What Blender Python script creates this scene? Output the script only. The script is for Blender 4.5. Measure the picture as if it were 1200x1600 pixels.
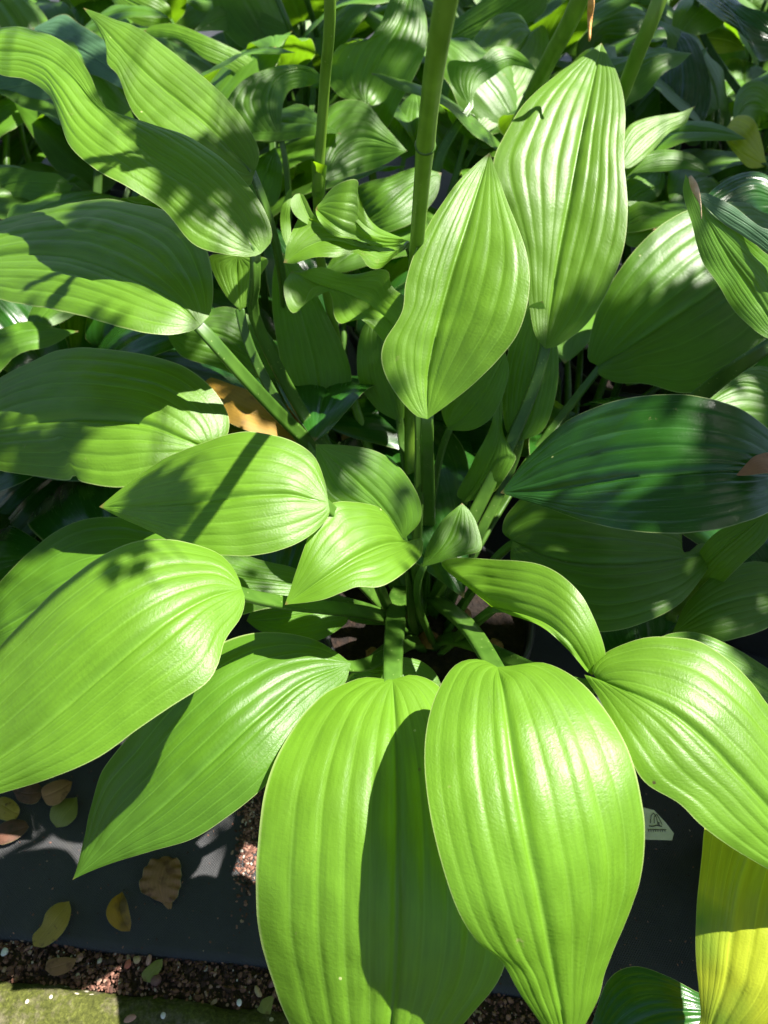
import bpy, bmesh, math, random
from mathutils import Vector, noise, Matrix
R = math.radians
random.seed(7)
for o in list(bpy.data.objects):
    bpy.data.objects.remove(o)
S = bpy.context.scene
C = S.collection

# ------------------------------------------------------------------ camera
H, PITCH, FPX = 0.90, 48.0, 1109.0          # height, degrees below horizon, focal length in photo pixels
cam_d = bpy.data.cameras.new('camera')
cam = bpy.data.objects.new('camera', cam_d); C.objects.link(cam)
cam.location = (0, 0, H); cam.rotation_euler = (R(90 - PITCH), 0, 0)
cam_d.sensor_fit = 'VERTICAL'; cam_d.sensor_height = 24.0
cam_d.lens = 24.0 * FPX / 1600.0
cam_d.clip_start = 0.01; cam_d.clip_end = 200
cam_d.dof.use_dof = True; cam_d.dof.focus_distance = 0.56; cam_d.dof.aperture_fstop = 5.6
S.camera = cam
# ------------------------------------------------------------------ light
SUN_AZ, SUN_EL = 16.0, 61.0                  # azimuth from +X (right) towards +Y (away)
sdir = Vector((math.cos(R(SUN_EL)) * math.cos(R(SUN_AZ)), math.cos(R(SUN_EL)) * math.sin(R(SUN_AZ)), math.sin(R(SUN_EL))))
W = bpy.data.worlds.new('World'); S.world = W; W.use_nodes = True
nt = W.node_tree; bg = nt.nodes['Background']
sky = nt.nodes.new('ShaderNodeTexSky'); sky.sky_type = 'NISHITA'; sky.sun_disc = False
sky.sun_elevation = R(SUN_EL); sky.sun_rotation = R(90 - SUN_AZ)
nt.links.new(sky.outputs[0], bg.inputs[0]); bg.inputs[1].default_value = 0.05
sun_d = bpy.data.lights.new('sun', 'SUN'); sun_d.energy = 5.0; sun_d.angle = R(0.53); sun_d.color = (1.0, 0.955, 0.88)
sun = bpy.data.objects.new('sun', sun_d); C.objects.link(sun)
sun.rotation_euler = sdir.to_track_quat('Z', 'Y').to_euler(); sun.location = sdir * 6
S.view_settings.view_transform = 'Standard'; S.view_settings.look = 'None'
S.view_settings.exposure = 1.9; S.view_settings.gamma = 1.0
S.render.engine = 'CYCLES'
S.cycles.max_bounces = 6; S.cycles.transmission_bounces = 4; S.cycles.diffuse_bounces = 2; S.cycles.glossy_bounces = 2

# ------------------------------------------------------------------ pixel helpers (a pixel is a direction; the height says where along it)
FW = Vector((0, math.cos(R(PITCH)), -math.sin(R(PITCH))))
UP = Vector((0, math.sin(R(PITCH)), math.cos(R(PITCH))))
CAM = Vector((0, 0, H))
def ray(px, py):
    return FW + Vector((1, 0, 0)) * ((px - 600) / FPX) + UP * ((800 - py) / FPX)
def at(px, py, z):
    r = ray(px, py); return CAM + r * ((z - H) / r.z)

# ------------------------------------------------------------------ node helpers
def new_mat(name):
    m = bpy.data.materials.new(name); m.use_nodes = True
    m.node_tree.nodes.clear(); return m, m.node_tree
class NT:
    def __init__(s, nt): s.nt = nt
    def n(s, typ, **kw):
        nd = s.nt.nodes.new(typ)
        for k, v in kw.items():
            if k.startswith('i_'):
                key = k[2:]; key = int(key) if key.isdigit() else key
                nd.inputs[key].default_value = v
            else: setattr(nd, k, v)
        return nd
    def l(s, a, b): s.nt.links.new(a, b)
    def math(s, op, a, b=None, c=None, clamp=False):
        nd = s.nt.nodes.new('ShaderNodeMath'); nd.operation = op; nd.use_clamp = clamp
        for i, x in enumerate((a, b, c)):
            if x is None: continue
            if isinstance(x, (int, float)): nd.inputs[i].default_value = x
            else: s.nt.links.new(x, nd.inputs[i])
        return nd.outputs[0]
    def mix(s, f, a, b, blend='MIX'):
        nd = s.nt.nodes.new('ShaderNodeMix'); nd.data_type = 'RGBA'; nd.blend_type = blend
        for i, x in ((0, f), (6, a), (7, b)):
            if isinstance(x, (int, float)): nd.inputs[i].default_value = x
            elif isinstance(x, tuple): nd.inputs[i].default_value = (*x, 1) if len(x) == 3 else x
            else: s.nt.links.new(x, nd.inputs[i])
        return nd.outputs[2]
    def ramp(s, f, stops):
        nd = s.nt.nodes.new('ShaderNodeValToRGB'); cr = nd.color_ramp
        while len(cr.elements) < len(stops): cr.elements.new(0.5)
        for e, (p, c) in zip(cr.elements, stops):
            e.position = p; e.color = (*c, 1) if len(c) == 3 else c
        s.nt.links.new(f, nd.inputs[0]); return nd.outputs[0]

NV = 5      # veins per half blade
def leaf_mat(name, col, trans, rough=0.42, tf=0.42, bumpy=0.34, veins=NV, vein_gain=0.35, spots=True, blotch=None, spec=0.5, margin=(0.42, 0.48, 0.20)):
    m, t = new_mat(name); g = NT(t)
    uv = g.n('ShaderNodeUVMap'); sep = g.n('ShaderNodeSeparateXYZ'); g.l(uv.outputs[0], sep.inputs[0])
    a = g.math('ABSOLUTE', g.math('SUBTRACT', g.math('MULTIPLY', sep.outputs[1], 2.0), 1.0))
    fr = g.math('FRACT', g.math('ADD', g.math('MULTIPLY', a, float(veins)), 0.5))
    dist = g.math('ABSOLUTE', g.math('SUBTRACT', fr, 0.5))             # 0 on a vein
    line = g.math('SUBTRACT', 1.0, g.math('MULTIPLY', dist, 16.0), clamp=True)
    mid = g.math('SUBTRACT', 1.0, g.math('MULTIPLY', a, 22.0), clamp=True)
    line = g.math('MAXIMUM', g.math('MULTIPLY', line, 0.8), mid)
    tc = g.n('ShaderNodeTexCoord'); oi = g.n('ShaderNodeObjectInfo')
    n1 = g.n('ShaderNodeTexNoise', i_Scale=14.0, i_Detail=3.0); g.l(tc.outputs['Object'], n1.inputs['Vector'])
    cmb = g.n('ShaderNodeCombineXYZ'); g.l(g.math('MULTIPLY', sep.outputs[0], 9.0), cmb.inputs[0]); g.l(g.math('MULTIPLY', sep.outputs[1], 60.0), cmb.inputs[1])
    g.l(g.math('MULTIPLY', oi.outputs['Random'], 50.0), cmb.inputs[2])
    n2 = g.n('ShaderNodeTexNoise', i_Scale=1.0, i_Detail=4.0, i_Roughness=0.6); g.l(cmb.outputs[0], n2.inputs['Vector'])   # streaks along the veins
    val = g.math('ADD', g.math('MULTIPLY', n1.outputs[0], 0.5), g.math('MULTIPLY', n2.outputs[0], 0.5))
    f = g.math('ADD', 0.40, g.math('MULTIPLY', val, 1.2))
    f = g.math('MULTIPLY', f, g.math('ADD', 0.9, g.math('MULTIPLY', oi.outputs['Random'], 0.2)))
    fc = g.n('ShaderNodeCombineColor')
    for i in range(3): g.l(f, fc.inputs[i])
    def tone(c):
        x = g.mix(1.0, c, fc.outputs[0], 'MULTIPLY')
        light = tuple(min(1, k * (1 + vein_gain) + 0.015) for k in c)
        return g.mix(g.math('MULTIPLY', line, 0.75), x, light)
    cb, ct = tone(col), tone(trans)
    if blotch:
        n3 = g.n('ShaderNodeTexNoise', i_Scale=blotch[1], i_Detail=3.0); g.l(tc.outputs['Object'], n3.inputs['Vector'])
        k = g.math('MULTIPLY', g.math('SUBTRACT', n3.outputs[0], blotch[2]), 8.0, clamp=True)
        cb = g.mix(k, cb, blotch[0]); ct = g.mix(k, ct, blotch[0])
    if spots:
        vo = g.n('ShaderNodeTexVoronoi', i_Scale=38.0); g.l(tc.outputs['Object'], vo.inputs['Vector'])
        rnd = g.n('ShaderNodeSeparateColor'); g.l(vo.outputs['Color'], rnd.inputs[0])
        k = g.math('MULTIPLY', g.math('LESS_THAN', vo.outputs['Distance'], 0.045), g.math('GREATER_THAN', rnd.outputs[0], 0.74))
        cs = g.mix(g.math('GREATER_THAN', rnd.outputs[1], 0.5), (0.45, 0.5, 0.2), (0.07, 0.05, 0.02))
        cb = g.mix(k, cb, cs)
    if spots:
        n5 = g.n('ShaderNodeTexNoise', i_Scale=24.0, i_Detail=6.0, i_Roughness=0.75); off = g.n('ShaderNodeVectorMath', operation='ADD'); g.l(tc.outputs['Object'], off.inputs[0]); off.inputs[1].default_value = (7.3, 2.1, 4.4); g.l(off.outputs[0], n5.inputs['Vector'])
        k2 = g.math('MULTIPLY', g.math('SUBTRACT', n5.outputs[0], 0.665), 14.0, clamp=True)
        cb = g.mix(g.math('MULTIPLY', k2, 0.6), cb, (0.34, 0.30, 0.13))
    if spots:                                              # browned tip on some leaves, broken by noise
        k3 = g.math('MULTIPLY', g.math('SUBTRACT', g.math('ADD', sep.outputs[0], g.math('MULTIPLY', n1.outputs[0], 0.06)), 1.005), 60.0, clamp=True)
        cb = g.mix(g.math('MULTIPLY', k3, 0.8), cb, (0.20, 0.13, 0.05))
    edge = g.math('MULTIPLY', g.math('SUBTRACT', a, 0.982), 70.0, clamp=True)
    cb = g.mix(g.math('MULTIPLY', edge, 0.55), cb, margin); ct = g.mix(g.math('MULTIPLY', edge, 0.4), ct, margin)  # pale default rim paints the lit edge of the thin blade
    # fine relief: grain across the ribs plus a tiny pebbled skin
    cm2 = g.n('ShaderNodeCombineXYZ'); g.l(g.math('MULTIPLY', sep.outputs[0], 130.0), cm2.inputs[0]); g.l(g.math('MULTIPLY', sep.outputs[1], 46.0), cm2.inputs[1])
    b1 = g.n('ShaderNodeTexNoise', i_Scale=1.0, i_Detail=3.0); g.l(cm2.outputs[0], b1.inputs['Vector'])
    b2 = g.n('ShaderNodeTexNoise', i_Scale=900.0, i_Detail=2.0); g.l(tc.outputs['Object'], b2.inputs['Vector'])
    hgt = g.math('ADD', g.math('MULTIPLY', b1.outputs[0], 0.7), g.math('MULTIPLY', b2.outputs[0], 0.35))
    bump = g.n('ShaderNodeBump', i_Strength=bumpy, i_Distance=0.0012); g.l(hgt, bump.inputs['Height'])
    p = g.n('ShaderNodeBsdfPrincipled'); g.l(cb, p.inputs['Base Color']); g.l(bump.outputs[0], p.inputs['Normal'])
    rv = g.math('ADD', rough - 0.07, g.math('MULTIPLY', n2.outputs[0], 0.16)); g.l(rv, p.inputs['Roughness'])
    p.inputs['Specular IOR Level'].default_value = spec
    tr = g.n('ShaderNodeBsdfTranslucent'); g.l(ct, tr.inputs[0])
    mx = g.n('ShaderNodeMixShader'); mx.inputs[0].default_value = tf
    g.l(p.outputs[0], mx.inputs[1]); g.l(tr.outputs[0], mx.inputs[2])
    out = g.n('ShaderNodeOutputMaterial'); g.l(mx.outputs[0], out.inputs[0])
    return m
def simple_mat(name, stops, scale=30.0, rough=0.8, bump=0.3, bscale=200.0, island=False, spec=0.3, bdist=0.002, detail=5.0):
    m, t = new_mat(name); g = NT(t)
    tc = g.n('ShaderNodeTexCoord')
    if island:
        f = g.n('ShaderNodeNewGeometry').outputs['Random Per Island']
    else:
        n1 = g.n('ShaderNodeTexNoise', i_Scale=scale, i_Detail=detail, i_Roughness=0.6); g.l(tc.outputs['Object'], n1.inputs['Vector']); f = n1.outputs[0]
    c = g.ramp(f, stops)
    if island:
        n4 = g.n('ShaderNodeTexNoise', i_Scale=scale, i_Detail=4.0); g.l(tc.outputs['Object'], n4.inputs['Vector'])
        c = g.mix(0.55, c, g.ramp(n4.outputs[0], [(0.3, (0.45, 0.45, 0.45)), (0.7, (1.4, 1.4, 1.4))]), 'MULTIPLY')
    p = g.n('ShaderNodeBsdfPrincipled', i_Roughness=rough); p.inputs['Specular IOR Level'].default_value = spec
    g.l(c, p.inputs['Base Color'])
    n2 = g.n('ShaderNodeTexNoise', i_Scale=bscale, i_Detail=5.0); g.l(tc.outputs['Object'], n2.inputs['Vector'])
    b = g.n('ShaderNodeBump', i_Strength=bump, i_Distance=bdist); g.l(n2.outputs[0], b.inputs['Height']); g.l(b.outputs[0], p.inputs['Normal'])
    out = g.n('ShaderNodeOutputMaterial'); g.l(p.outputs[0], out.inputs[0])
    return m

M = {}
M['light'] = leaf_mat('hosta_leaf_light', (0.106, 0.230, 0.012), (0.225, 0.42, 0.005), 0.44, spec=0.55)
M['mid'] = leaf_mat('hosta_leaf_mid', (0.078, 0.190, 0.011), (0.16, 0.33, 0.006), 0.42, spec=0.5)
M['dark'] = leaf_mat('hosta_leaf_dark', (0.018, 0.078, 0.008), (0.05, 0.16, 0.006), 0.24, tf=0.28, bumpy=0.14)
M['blue'] = leaf_mat('hosta_leaf_blue', (0.060, 0.140, 0.060), (0.10, 0.24, 0.04), 0.45, tf=0.3, margin=(0.5, 0.42, 0.16))
M['yellow'] = leaf_mat('hosta_leaf_yellow', (0.36, 0.42, 0.02), (0.58, 0.62, 0.010), 0.45, tf=0.45, blotch=((0.16, 0.28, 0.02), 9.0, 0.56))
M['gold'] = leaf_mat('withered_leaf_gold', (0.30, 0.17, 0.015), (0.40, 0.22, 0.012), 0.6, tf=0.35, blotch=((0.16, 0.09, 0.02), 30.0, 0.58))
M['fallen_yellow'] = leaf_mat('fallen_leaf_yellow', (0.34, 0.23, 0.035), (0.3, 0.2, 0.02), 0.6, tf=0.2, veins=5, blotch=((0.10, 0.05, 0.015), 160.0, 0.60))
M['fallen_brown'] = leaf_mat('fallen_leaf_brown', (0.24, 0.115, 0.045), (0.2, 0.09, 0.03), 0.7, tf=0.15, veins=5, blotch=((0.12, 0.05, 0.02), 90.0, 0.55))
M['fallen_green'] = leaf_mat('fallen_leaf_olive', (0.20, 0.20, 0.045), (0.2, 0.2, 0.02), 0.6, tf=0.2, veins=5, blotch=((0.14, 0.09, 0.02), 60.0, 0.55))
M['fallen_red'] = leaf_mat('fallen_leaf_rust', (0.11, 0.045, 0.025), (0.1, 0.04, 0.02), 0.7, tf=0.12, veins=5, blotch=((0.06, 0.03, 0.015), 60.0, 0.5))
def stem_mat(name, c0, c1, rough=0.38):
    m, t = new_mat(name); g = NT(t)
    tc = g.n('ShaderNodeTexCoord'); mp = g.n('ShaderNodeMapping'); mp.inputs['Scale'].default_value = (60, 60, 9); g.l(tc.outputs['Object'], mp.inputs[0])
    n1 = g.n('ShaderNodeTexNoise', i_Scale=1.0, i_Detail=5.0); g.l(mp.outputs[0], n1.inputs['Vector'])
    c = g.ramp(n1.outputs[0], [(0.3, c0), (0.7, c1)])
    vo = g.n('ShaderNodeTexVoronoi', i_Scale=150.0); g.l(tc.outputs['Object'], vo.inputs['Vector'])
    c = g.mix(g.math('MULTIPLY', g.math('LESS_THAN', vo.outputs['Distance'], 0.12), 0.35), c, (0.35, 0.45, 0.15))
    p = g.n('ShaderNodeBsdfPrincipled', i_Roughness=rough); g.l(c, p.inputs['Base Color'])
    b = g.n('ShaderNodeBump', i_Strength=0.2, i_Distance=0.0008); g.l(n1.outputs[0], b.inputs['Height']); g.l(b.outputs[0], p.inputs['Normal'])
    tr = g.n('ShaderNodeBsdfTranslucent'); g.l(c, tr.inputs[0])
    mx = g.n('ShaderNodeMixShader'); mx.inputs[0].default_value = 0.15; g.l(p.outputs[0], mx.inputs[1]); g.l(tr.outputs[0], mx.inputs[2])
    out = g.n('ShaderNodeOutputMaterial'); g.l(mx.outputs[0], out.inputs[0]); return m
M['stem'] = stem_mat('petiole_green', (0.036, 0.095, 0.009), (0.07, 0.155, 0.018))
M['stalk'] = stem_mat('flower_stalk_green', (0.10, 0.21, 0.014), (0.17, 0.31, 0.03))
M['paper'] = simple_mat('dried_petal', [(0.35, (0.42, 0.26, 0.13)), (0.65, (0.62, 0.47, 0.30))], 90.0, 0.7, 0.5, 500.0)
M['bud'] = simple_mat('dried_bud', [(0.35, (0.50, 0.22, 0.06)), (0.65, (0.62, 0.36, 0.12))], 120.0, 0.5, 0.3, 500.0)
M['pot'] = simple_mat('pot_black_plastic', [(0.3, (0.012, 0.012, 0.013)), (0.7, (0.03, 0.03, 0.032))], 20.0, 0.38, 0.15, 120.0, spec=0.5)
M['soil'] = simple_mat('potting_soil', [(0.3, (0.005, 0.0035, 0.003)), (0.55, (0.016, 0.010, 0.007)), (0.75, (0.05, 0.028, 0.018))], 90.0, 0.95, 0.9, 160.0, bdist=0.006)
M['bark'] = simple_mat('bark_chip', [(0.0, (0.05, 0.026, 0.016)), (0.5, (0.15, 0.075, 0.045)), (1.0, (0.24, 0.13, 0.08))], 90.0, 0.9, 0.6, 240.0, island=True)
M['gravel'] = simple_mat('gravel_chips', [(0.0, (0.025, 0.014, 0.010)), (0.35, (0.085, 0.036, 0.024)), (0.65, (0.18, 0.082, 0.056)), (0.88, (0.27, 0.14, 0.10)), (0.97, (0.34, 0.23, 0.17)), (1.0, (0.48, 0.44, 0.38))], 260.0, 0.85, 0.4, 500.0, island=True)

# ------------------------------------------------------------------ mesh helpers
def tag(o, label=None, cat=None, group=None, kind=None):
    if label: o['label'] = label
    if cat: o['category'] = cat
    if group: o['group'] = group
    if kind: o['kind'] = kind
    return o
def mesh_obj(name, me, mat, parent=None):
    o = bpy.data.objects.new(name, me); C.objects.link(o)
    if mat is not None and not me.materials: me.materials.append(mat)
    if parent is not None:
        o.parent = parent; o.matrix_parent_inverse = parent.matrix_world.inverted()
    return o
def empty(name, loc, rz=0.0):
    o = bpy.data.objects.new(name, None); C.objects.link(o); o.location = loc; o.rotation_euler = (0, 0, rz)
    o.empty_display_size = 0.05
    o.matrix_world = Matrix.LocRotScale(Vector(loc), o.rotation_euler, None)
    return o
def from_data(name, vs, fs, smooth=True):
    me = bpy.data.meshes.new(name); me.from_pydata([tuple(v) for v in vs], [], fs)
    if smooth: me.polygons.foreach_set('use_smooth', [True] * len(me.polygons))
    me.update(); return me
def cr(pts, n):
    """centripetal-ish Catmull-Rom through pts, n+1 samples evenly spaced along its length"""
    P = [Vector(p) for p in pts]
    if len(P) == 2: dense = [P[0].lerp(P[1], i / 20) for i in range(21)]
    else:
        Q = [P[0] * 2 - P[1]] + P + [P[-1] * 2 - P[-2]]; dense = []
        for i in range(1, len(Q) - 2):
            a, b, c, d = Q[i - 1], Q[i], Q[i + 1], Q[i + 2]
            m1 = (c - a) * 0.5; m2 = (d - b) * 0.5
            L = (c - b).length
            if m1.length > 1.3 * L: m1 *= 1.3 * L / m1.length
            if m2.length > 1.3 * L: m2 *= 1.3 * L / m2.length
            for k in range(12):
                t = k / 12; t2 = t * t; t3 = t2 * t
                dense.append(b * (2 * t3 - 3 * t2 + 1) + m1 * (t3 - 2 * t2 + t) + c * (-2 * t3 + 3 * t2) + m2 * (t3 - t2))
        dense.append(P[-1])
    acc = [0.0]
    for i in range(1, len(dense)): acc.append(acc[-1] + (dense[i] - dense[i - 1]).length)
    out = []; j = 0
    for k in range(n + 1):
        s = acc[-1] * k / n
        while j < len(acc) - 2 and acc[j + 1] < s: j += 1
        d = acc[j + 1] - acc[j]
        out.append(dense[j].lerp(dense[j + 1], (s - acc[j]) / d if d > 1e-9 else 0))
    return out
def smooth01(x): x = max(0, min(1, x)); return x * x * (3 - 2 * x)

def warp(a, seed, side):
    """uneven spacing of the veins across a half blade, 0..1 to 0..1"""
    k = 0.055 * math.sin(seed * 2.3 + side * 1.1); j = 0.03 * math.sin(seed * 4.7 + side)
    return min(1.0, max(0.0, a + k * math.sin(math.pi * a) + j * math.sin(2 * math.pi * a)))
def grid_mesh(name, rows, nv, seed=None):
    """rows: list of lists of points; UV x along, y across"""
    def cv(j):
        v = -1 + 2 * j / nv
        if seed is None: return j / nv
        return 0.5 + 0.5 * math.copysign(warp(abs(v), seed, 1 if v > 0 else -1), v)
    nu = len(rows) - 1; vs = [p for r in rows for p in r]; w = nv + 1
    fs = [(i * w + j, (i + 1) * w + j, (i + 1) * w + j + 1, i * w + j + 1) for i in range(nu) for j in range(nv)]
    me = from_data(name, vs, fs)
    uv = me.uv_layers.new(name='UVMap'); buf = []; cvs = [cv(j) for j in range(nv + 1)]
    for i in range(nu):
        for j in range(nv):
            for (a, b) in ((i, j), (i + 1, j), (i + 1, j + 1), (i, j + 1)): buf += [a / nu, cvs[b]]
    uv.data.foreach_set('uv', buf)
    return me

def blade_rows(Mid, Lp, Rp, Nn, nu, nv, arch=0.1, ribs=1.0, wave=0.0, wfreq=3.0, wphase=0.0, pucker=0.0010, seed=0, veins=NV):
    rows = []
    off = Vector((seed * 3.1, seed * 1.7, seed * 0.9))
    for i in range(nu + 1):
        u = i / nu; row = []; M0 = Mid[i]; n = Nn[i]
        fade = smooth01(u / 0.06) * smooth01((1 - u) / 0.10)
        for j in range(nv + 1):
            v = -1 + 2 * j / nv; a = abs(v); E = Rp[i] if v > 0 else Lp[i]
            e = E - M0; hw = e.length
            p = M0 + e * a
            d = 0.55 * arch * hw * 4 * a * (1 - a) * (0.55 + 0.45 * (1 - a))
            s = (warp(a, seed, 1 if v > 0 else -1) * veins) % 1.0
            vk = int(warp(a, seed, 1 if v > 0 else -1) * veins)
            rib = (1 - abs(2 * s - 1) ** 3.6) * (0.092 + 0.035 * math.sin(vk * 2.7 + seed + (1 if v > 0 else 0)) + 0.03 * noise.noise(Vector((u * 4, vk * 1.7, seed)))) * (1 - 0.6 * smooth01((a - .8) / .2))
            d += rib * (hw / veins) * ribs * fade * (1.1 - 0.45 * a)
            d -= 0.03 * hw * max(0, 1 - a * 12) * ribs * fade            # channel along the midrib
            if wave: d += wave * a ** 2.5 * math.sin(2 * math.pi * wfreq * u + wphase + (1.9 if v > 0 else 0)) * smooth01((1 - u) / 0.08) * smooth01(u / 0.08)
            d += pucker * noise.noise(p * 55 + off) * fade + pucker * 1.6 * noise.noise(p * 18 + off) * fade
            row.append(p + n * d)
        rows.append(row)
    return rows

def tube(name, pts, radii, sides=10, flat=None, channel=0.0, cap=True):
    """tapered tube; flat = direction of the channelled upper side"""
    P = [Vector(p) for p in pts]; n = len(P); vs = []; fs = []
    t0 = (P[1] - P[0]).normalized()
    ref = Vector(flat) if flat is not None else (Vector((1, 0, 0)) if abs(t0.x) < 0.8 else Vector((0, 1, 0)))
    for i in range(n):
        t = (P[min(i + 1, n - 1)] - P[max(i - 1, 0)]).normalized()
        b = (ref - t * ref.dot(t)).normalized(); ref = b; s = t.cross(b)
        for k in range(sides):
            an = 2 * math.pi * k / sides
            cs, sn = math.cos(an), math.sin(an)
            rr = radii[i]
            up = sn * rr * (1 - channel * max(0, sn) * 1.6) if channel else sn * rr
            vs.append(P[i] + s * cs * rr * (1 + 0.25 * channel) + b * up)
    for i in range(n - 1):
        for k in range(sides):
            k2 = (k + 1) % sides
            fs.append((i * sides + k, i * sides + k2, (i + 1) * sides + k2, (i + 1) * sides + k))
    if cap:
        fs.append(tuple(range(sides - 1, -1, -1))); fs.append(tuple((n - 1) * sides + k for k in range(sides)))
    return from_data(name, vs, fs)
def bez(p0, p1, p2, p3, n):
    out = []
    for i in range(n + 1):
        t = i / n; s = 1 - t
        out.append(p0 * s ** 3 + p1 * 3 * s * s * t + p2 * 3 * s * t * t + p3 * t ** 3)
    return out

REPORT = []; SURF = []
leaf_count = [0]
def leaf(plant, mid, L, Rr, face=0.3, fold=8.0, arch=0.10, mat='light', ribs=1.0, wave=0.0, wfreq=3.0, wphase=0.0, pet=0.0058, pet_px=None,
         crown=None, nu=64, per=8, veins=NV, name='leaf', label=None, pucker=0.0010, foldL=None, foldR=None, lim=1.3, top=False):
    """blade from its outline: mid = [(px, py, height)], L and R = margins from base to tip in pixels;
    the margins lie in the tilted plane of the blade at each point of the midrib"""
    leaf_count[0] += 1; seed = leaf_count[0]
    nv = 2 * veins * per
    Mid = cr([at(*p) for p in mid], nu)
    Pm = (mid[0][0], mid[0][1]); Pt = (mid[-1][0], mid[-1][1])
    Le = cr([Vector((*p, 0)) for p in [Pm] + L + [Pt]], nu); Re = cr([Vector((*p, 0)) for p in [Pm] + Rr + [Pt]], nu)
    T = []
    for i in range(nu + 1):
        a, b = max(0, i - 5), min(nu, i + 5); T.append((Mid[b] - Mid[a]).normalized())
    fl = fold if foldL is None else foldL; fr_ = fold if foldR is None else foldR
    Nn, Lp, Rp = [], [], []
    for i in range(nu + 1):
        t = T[i]; view = (CAM - Mid[i]).normalized()
        wh = t.cross(Vector((0, 0, 1)))
        wc = t.cross(view)
        wh = wh.normalized() if wh.length > 0.15 else wc.normalized(); wc.normalize()
        if wh.dot(wc) < 0: wh = -wh
        w = wh.lerp(wc, face).normalized()
        n = w.cross(t).normalized()
        if n.dot(view) < 0: n = -n
        Nn.append(n)
        dm = (Mid[i] - CAM).dot(FW)
        for E, store, f in ((Le, Lp, fl), (Re, Rp, fr_)):
            r = ray(E[i].x, E[i].y)
            q = CAM + r * dm; s = 1 if (q - Mid[i]).dot(w) > 0 else -1
            wf = w * s * math.cos(R(f)) - n * math.sin(R(f))
            pn = wf.cross(t).normalized()
            den = r.dot(pn)
            d = (Mid[i] - CAM).dot(pn) / den if abs(den) > 0.08 else dm
            span = (q - Mid[i]).length * lim
            d = max(dm - span, min(dm + span, d))
            store.append([d, E[i]])
    for st in (Lp, Rp):                                   # even out the distances along each margin
        ds = [x[0] for x in st]
        for _ in range(10): ds = [ds[0]] + [(ds[k - 1] + 2 * ds[k] + ds[k + 1]) / 4 for k in range(1, nu)] + [ds[-1]]
        for k in range(nu + 1): st[k] = CAM + ray(st[k][1].x, st[k][1].y) * ds[k]
    rows = blade_rows(Mid, Lp, Rp, Nn, nu, nv, arch, ribs, wave, wfreq, wphase, pucker, seed, veins)
    SURF.extend(p for i, r in enumerate(rows) if i % 2 == 0 for p in r[::3])
    me = grid_mesh(name, rows, nv, seed)
    o = mesh_obj(name, me, M[mat], plant)
    if label: o['label'] = label
    ln = sum((Mid[i + 1] - Mid[i]).length for i in range(nu)); wd = max((Lp[i] - Rp[i]).length for i in range(nu))
    REPORT.append((mid[0][:2], round(ln, 3), round(wd, 3), round(min(p.z for r in rows for p in r), 3), round(max(p.z for r in rows for p in r), 3)))
    if pet:
        base = Mid[1] - Nn[1] * pet * 0.25
        if pet_px: pts = cr([at(*p) for p in pet_px] + [base], 24)
        else:
            cc = Vector(crown if crown is not None else plant['crown'])
            out = (base - cc); out.z = 0
            if out.length > 1e-4: out.normalize()
            p0 = cc + out * 0.022 + Vector((random.uniform(-.012, .012), random.uniform(-.012, .012), -0.01))
            ln2 = (base - p0).length
            p1 = p0 + (Vector((0, 0, 1)) * 0.75 + out * 0.25) * ln2 * 0.45
            p2 = base - (T[1] * 0.5 + Vector((0, 0, 1)) * 0.5).normalized() * ln2 * 0.25
            pts = bez(p0, p1, p2, base, 24)
        tip = [Mid[int(nu * k)] - Nn[int(nu * k)] * pet * f_ for k, f_ in ((0.04, .30), (0.09, .55), (0.15, .8), (0.24, .8))]
        rad = [pet * (1.35 - 0.5 * i / (len(pts) - 1)) for i in range(len(pts))] + [pet * 0.72, pet * 0.52, pet * 0.33, pet * 0.08]
        po = mesh_obj('petiole', tube('petiole', pts + tip, rad, 12, flat=Nn[1], channel=0.5), M['stem'], o)
    return o

# ================================================================== THE SETTING
def sheet(name, x0, x1, y0, y1, nx, ny, f, mat, kind='structure'):
    vs = [Vector((x0 + (x1 - x0) * i / nx, y0 + (y1 - y0) * j / ny, 0)) for j in range(ny + 1) for i in range(nx + 1)]
    for v in vs: v.z = f(v)
    fs = [(j * (nx + 1) + i, j * (nx + 1) + i + 1, (j + 1) * (nx + 1) + i + 1, (j + 1) * (nx + 1) + i) for j in range(ny) for i in range(nx)]
    o = mesh_obj(name, from_data(name, vs, fs), mat); tag(o, kind=kind); return o
M['ground'] = simple_mat('ground_soil', [(0.3, (0.03, 0.02, 0.013)), (0.6, (0.08, 0.05, 0.035)), (0.8, (0.16, 0.10, 0.07))], 60.0, 0.95, 0.8, 220.0, bdist=0.006)
sheet('ground', -60, 60, -60, 60, 60, 60, lambda v: -0.012, M['ground'])
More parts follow.
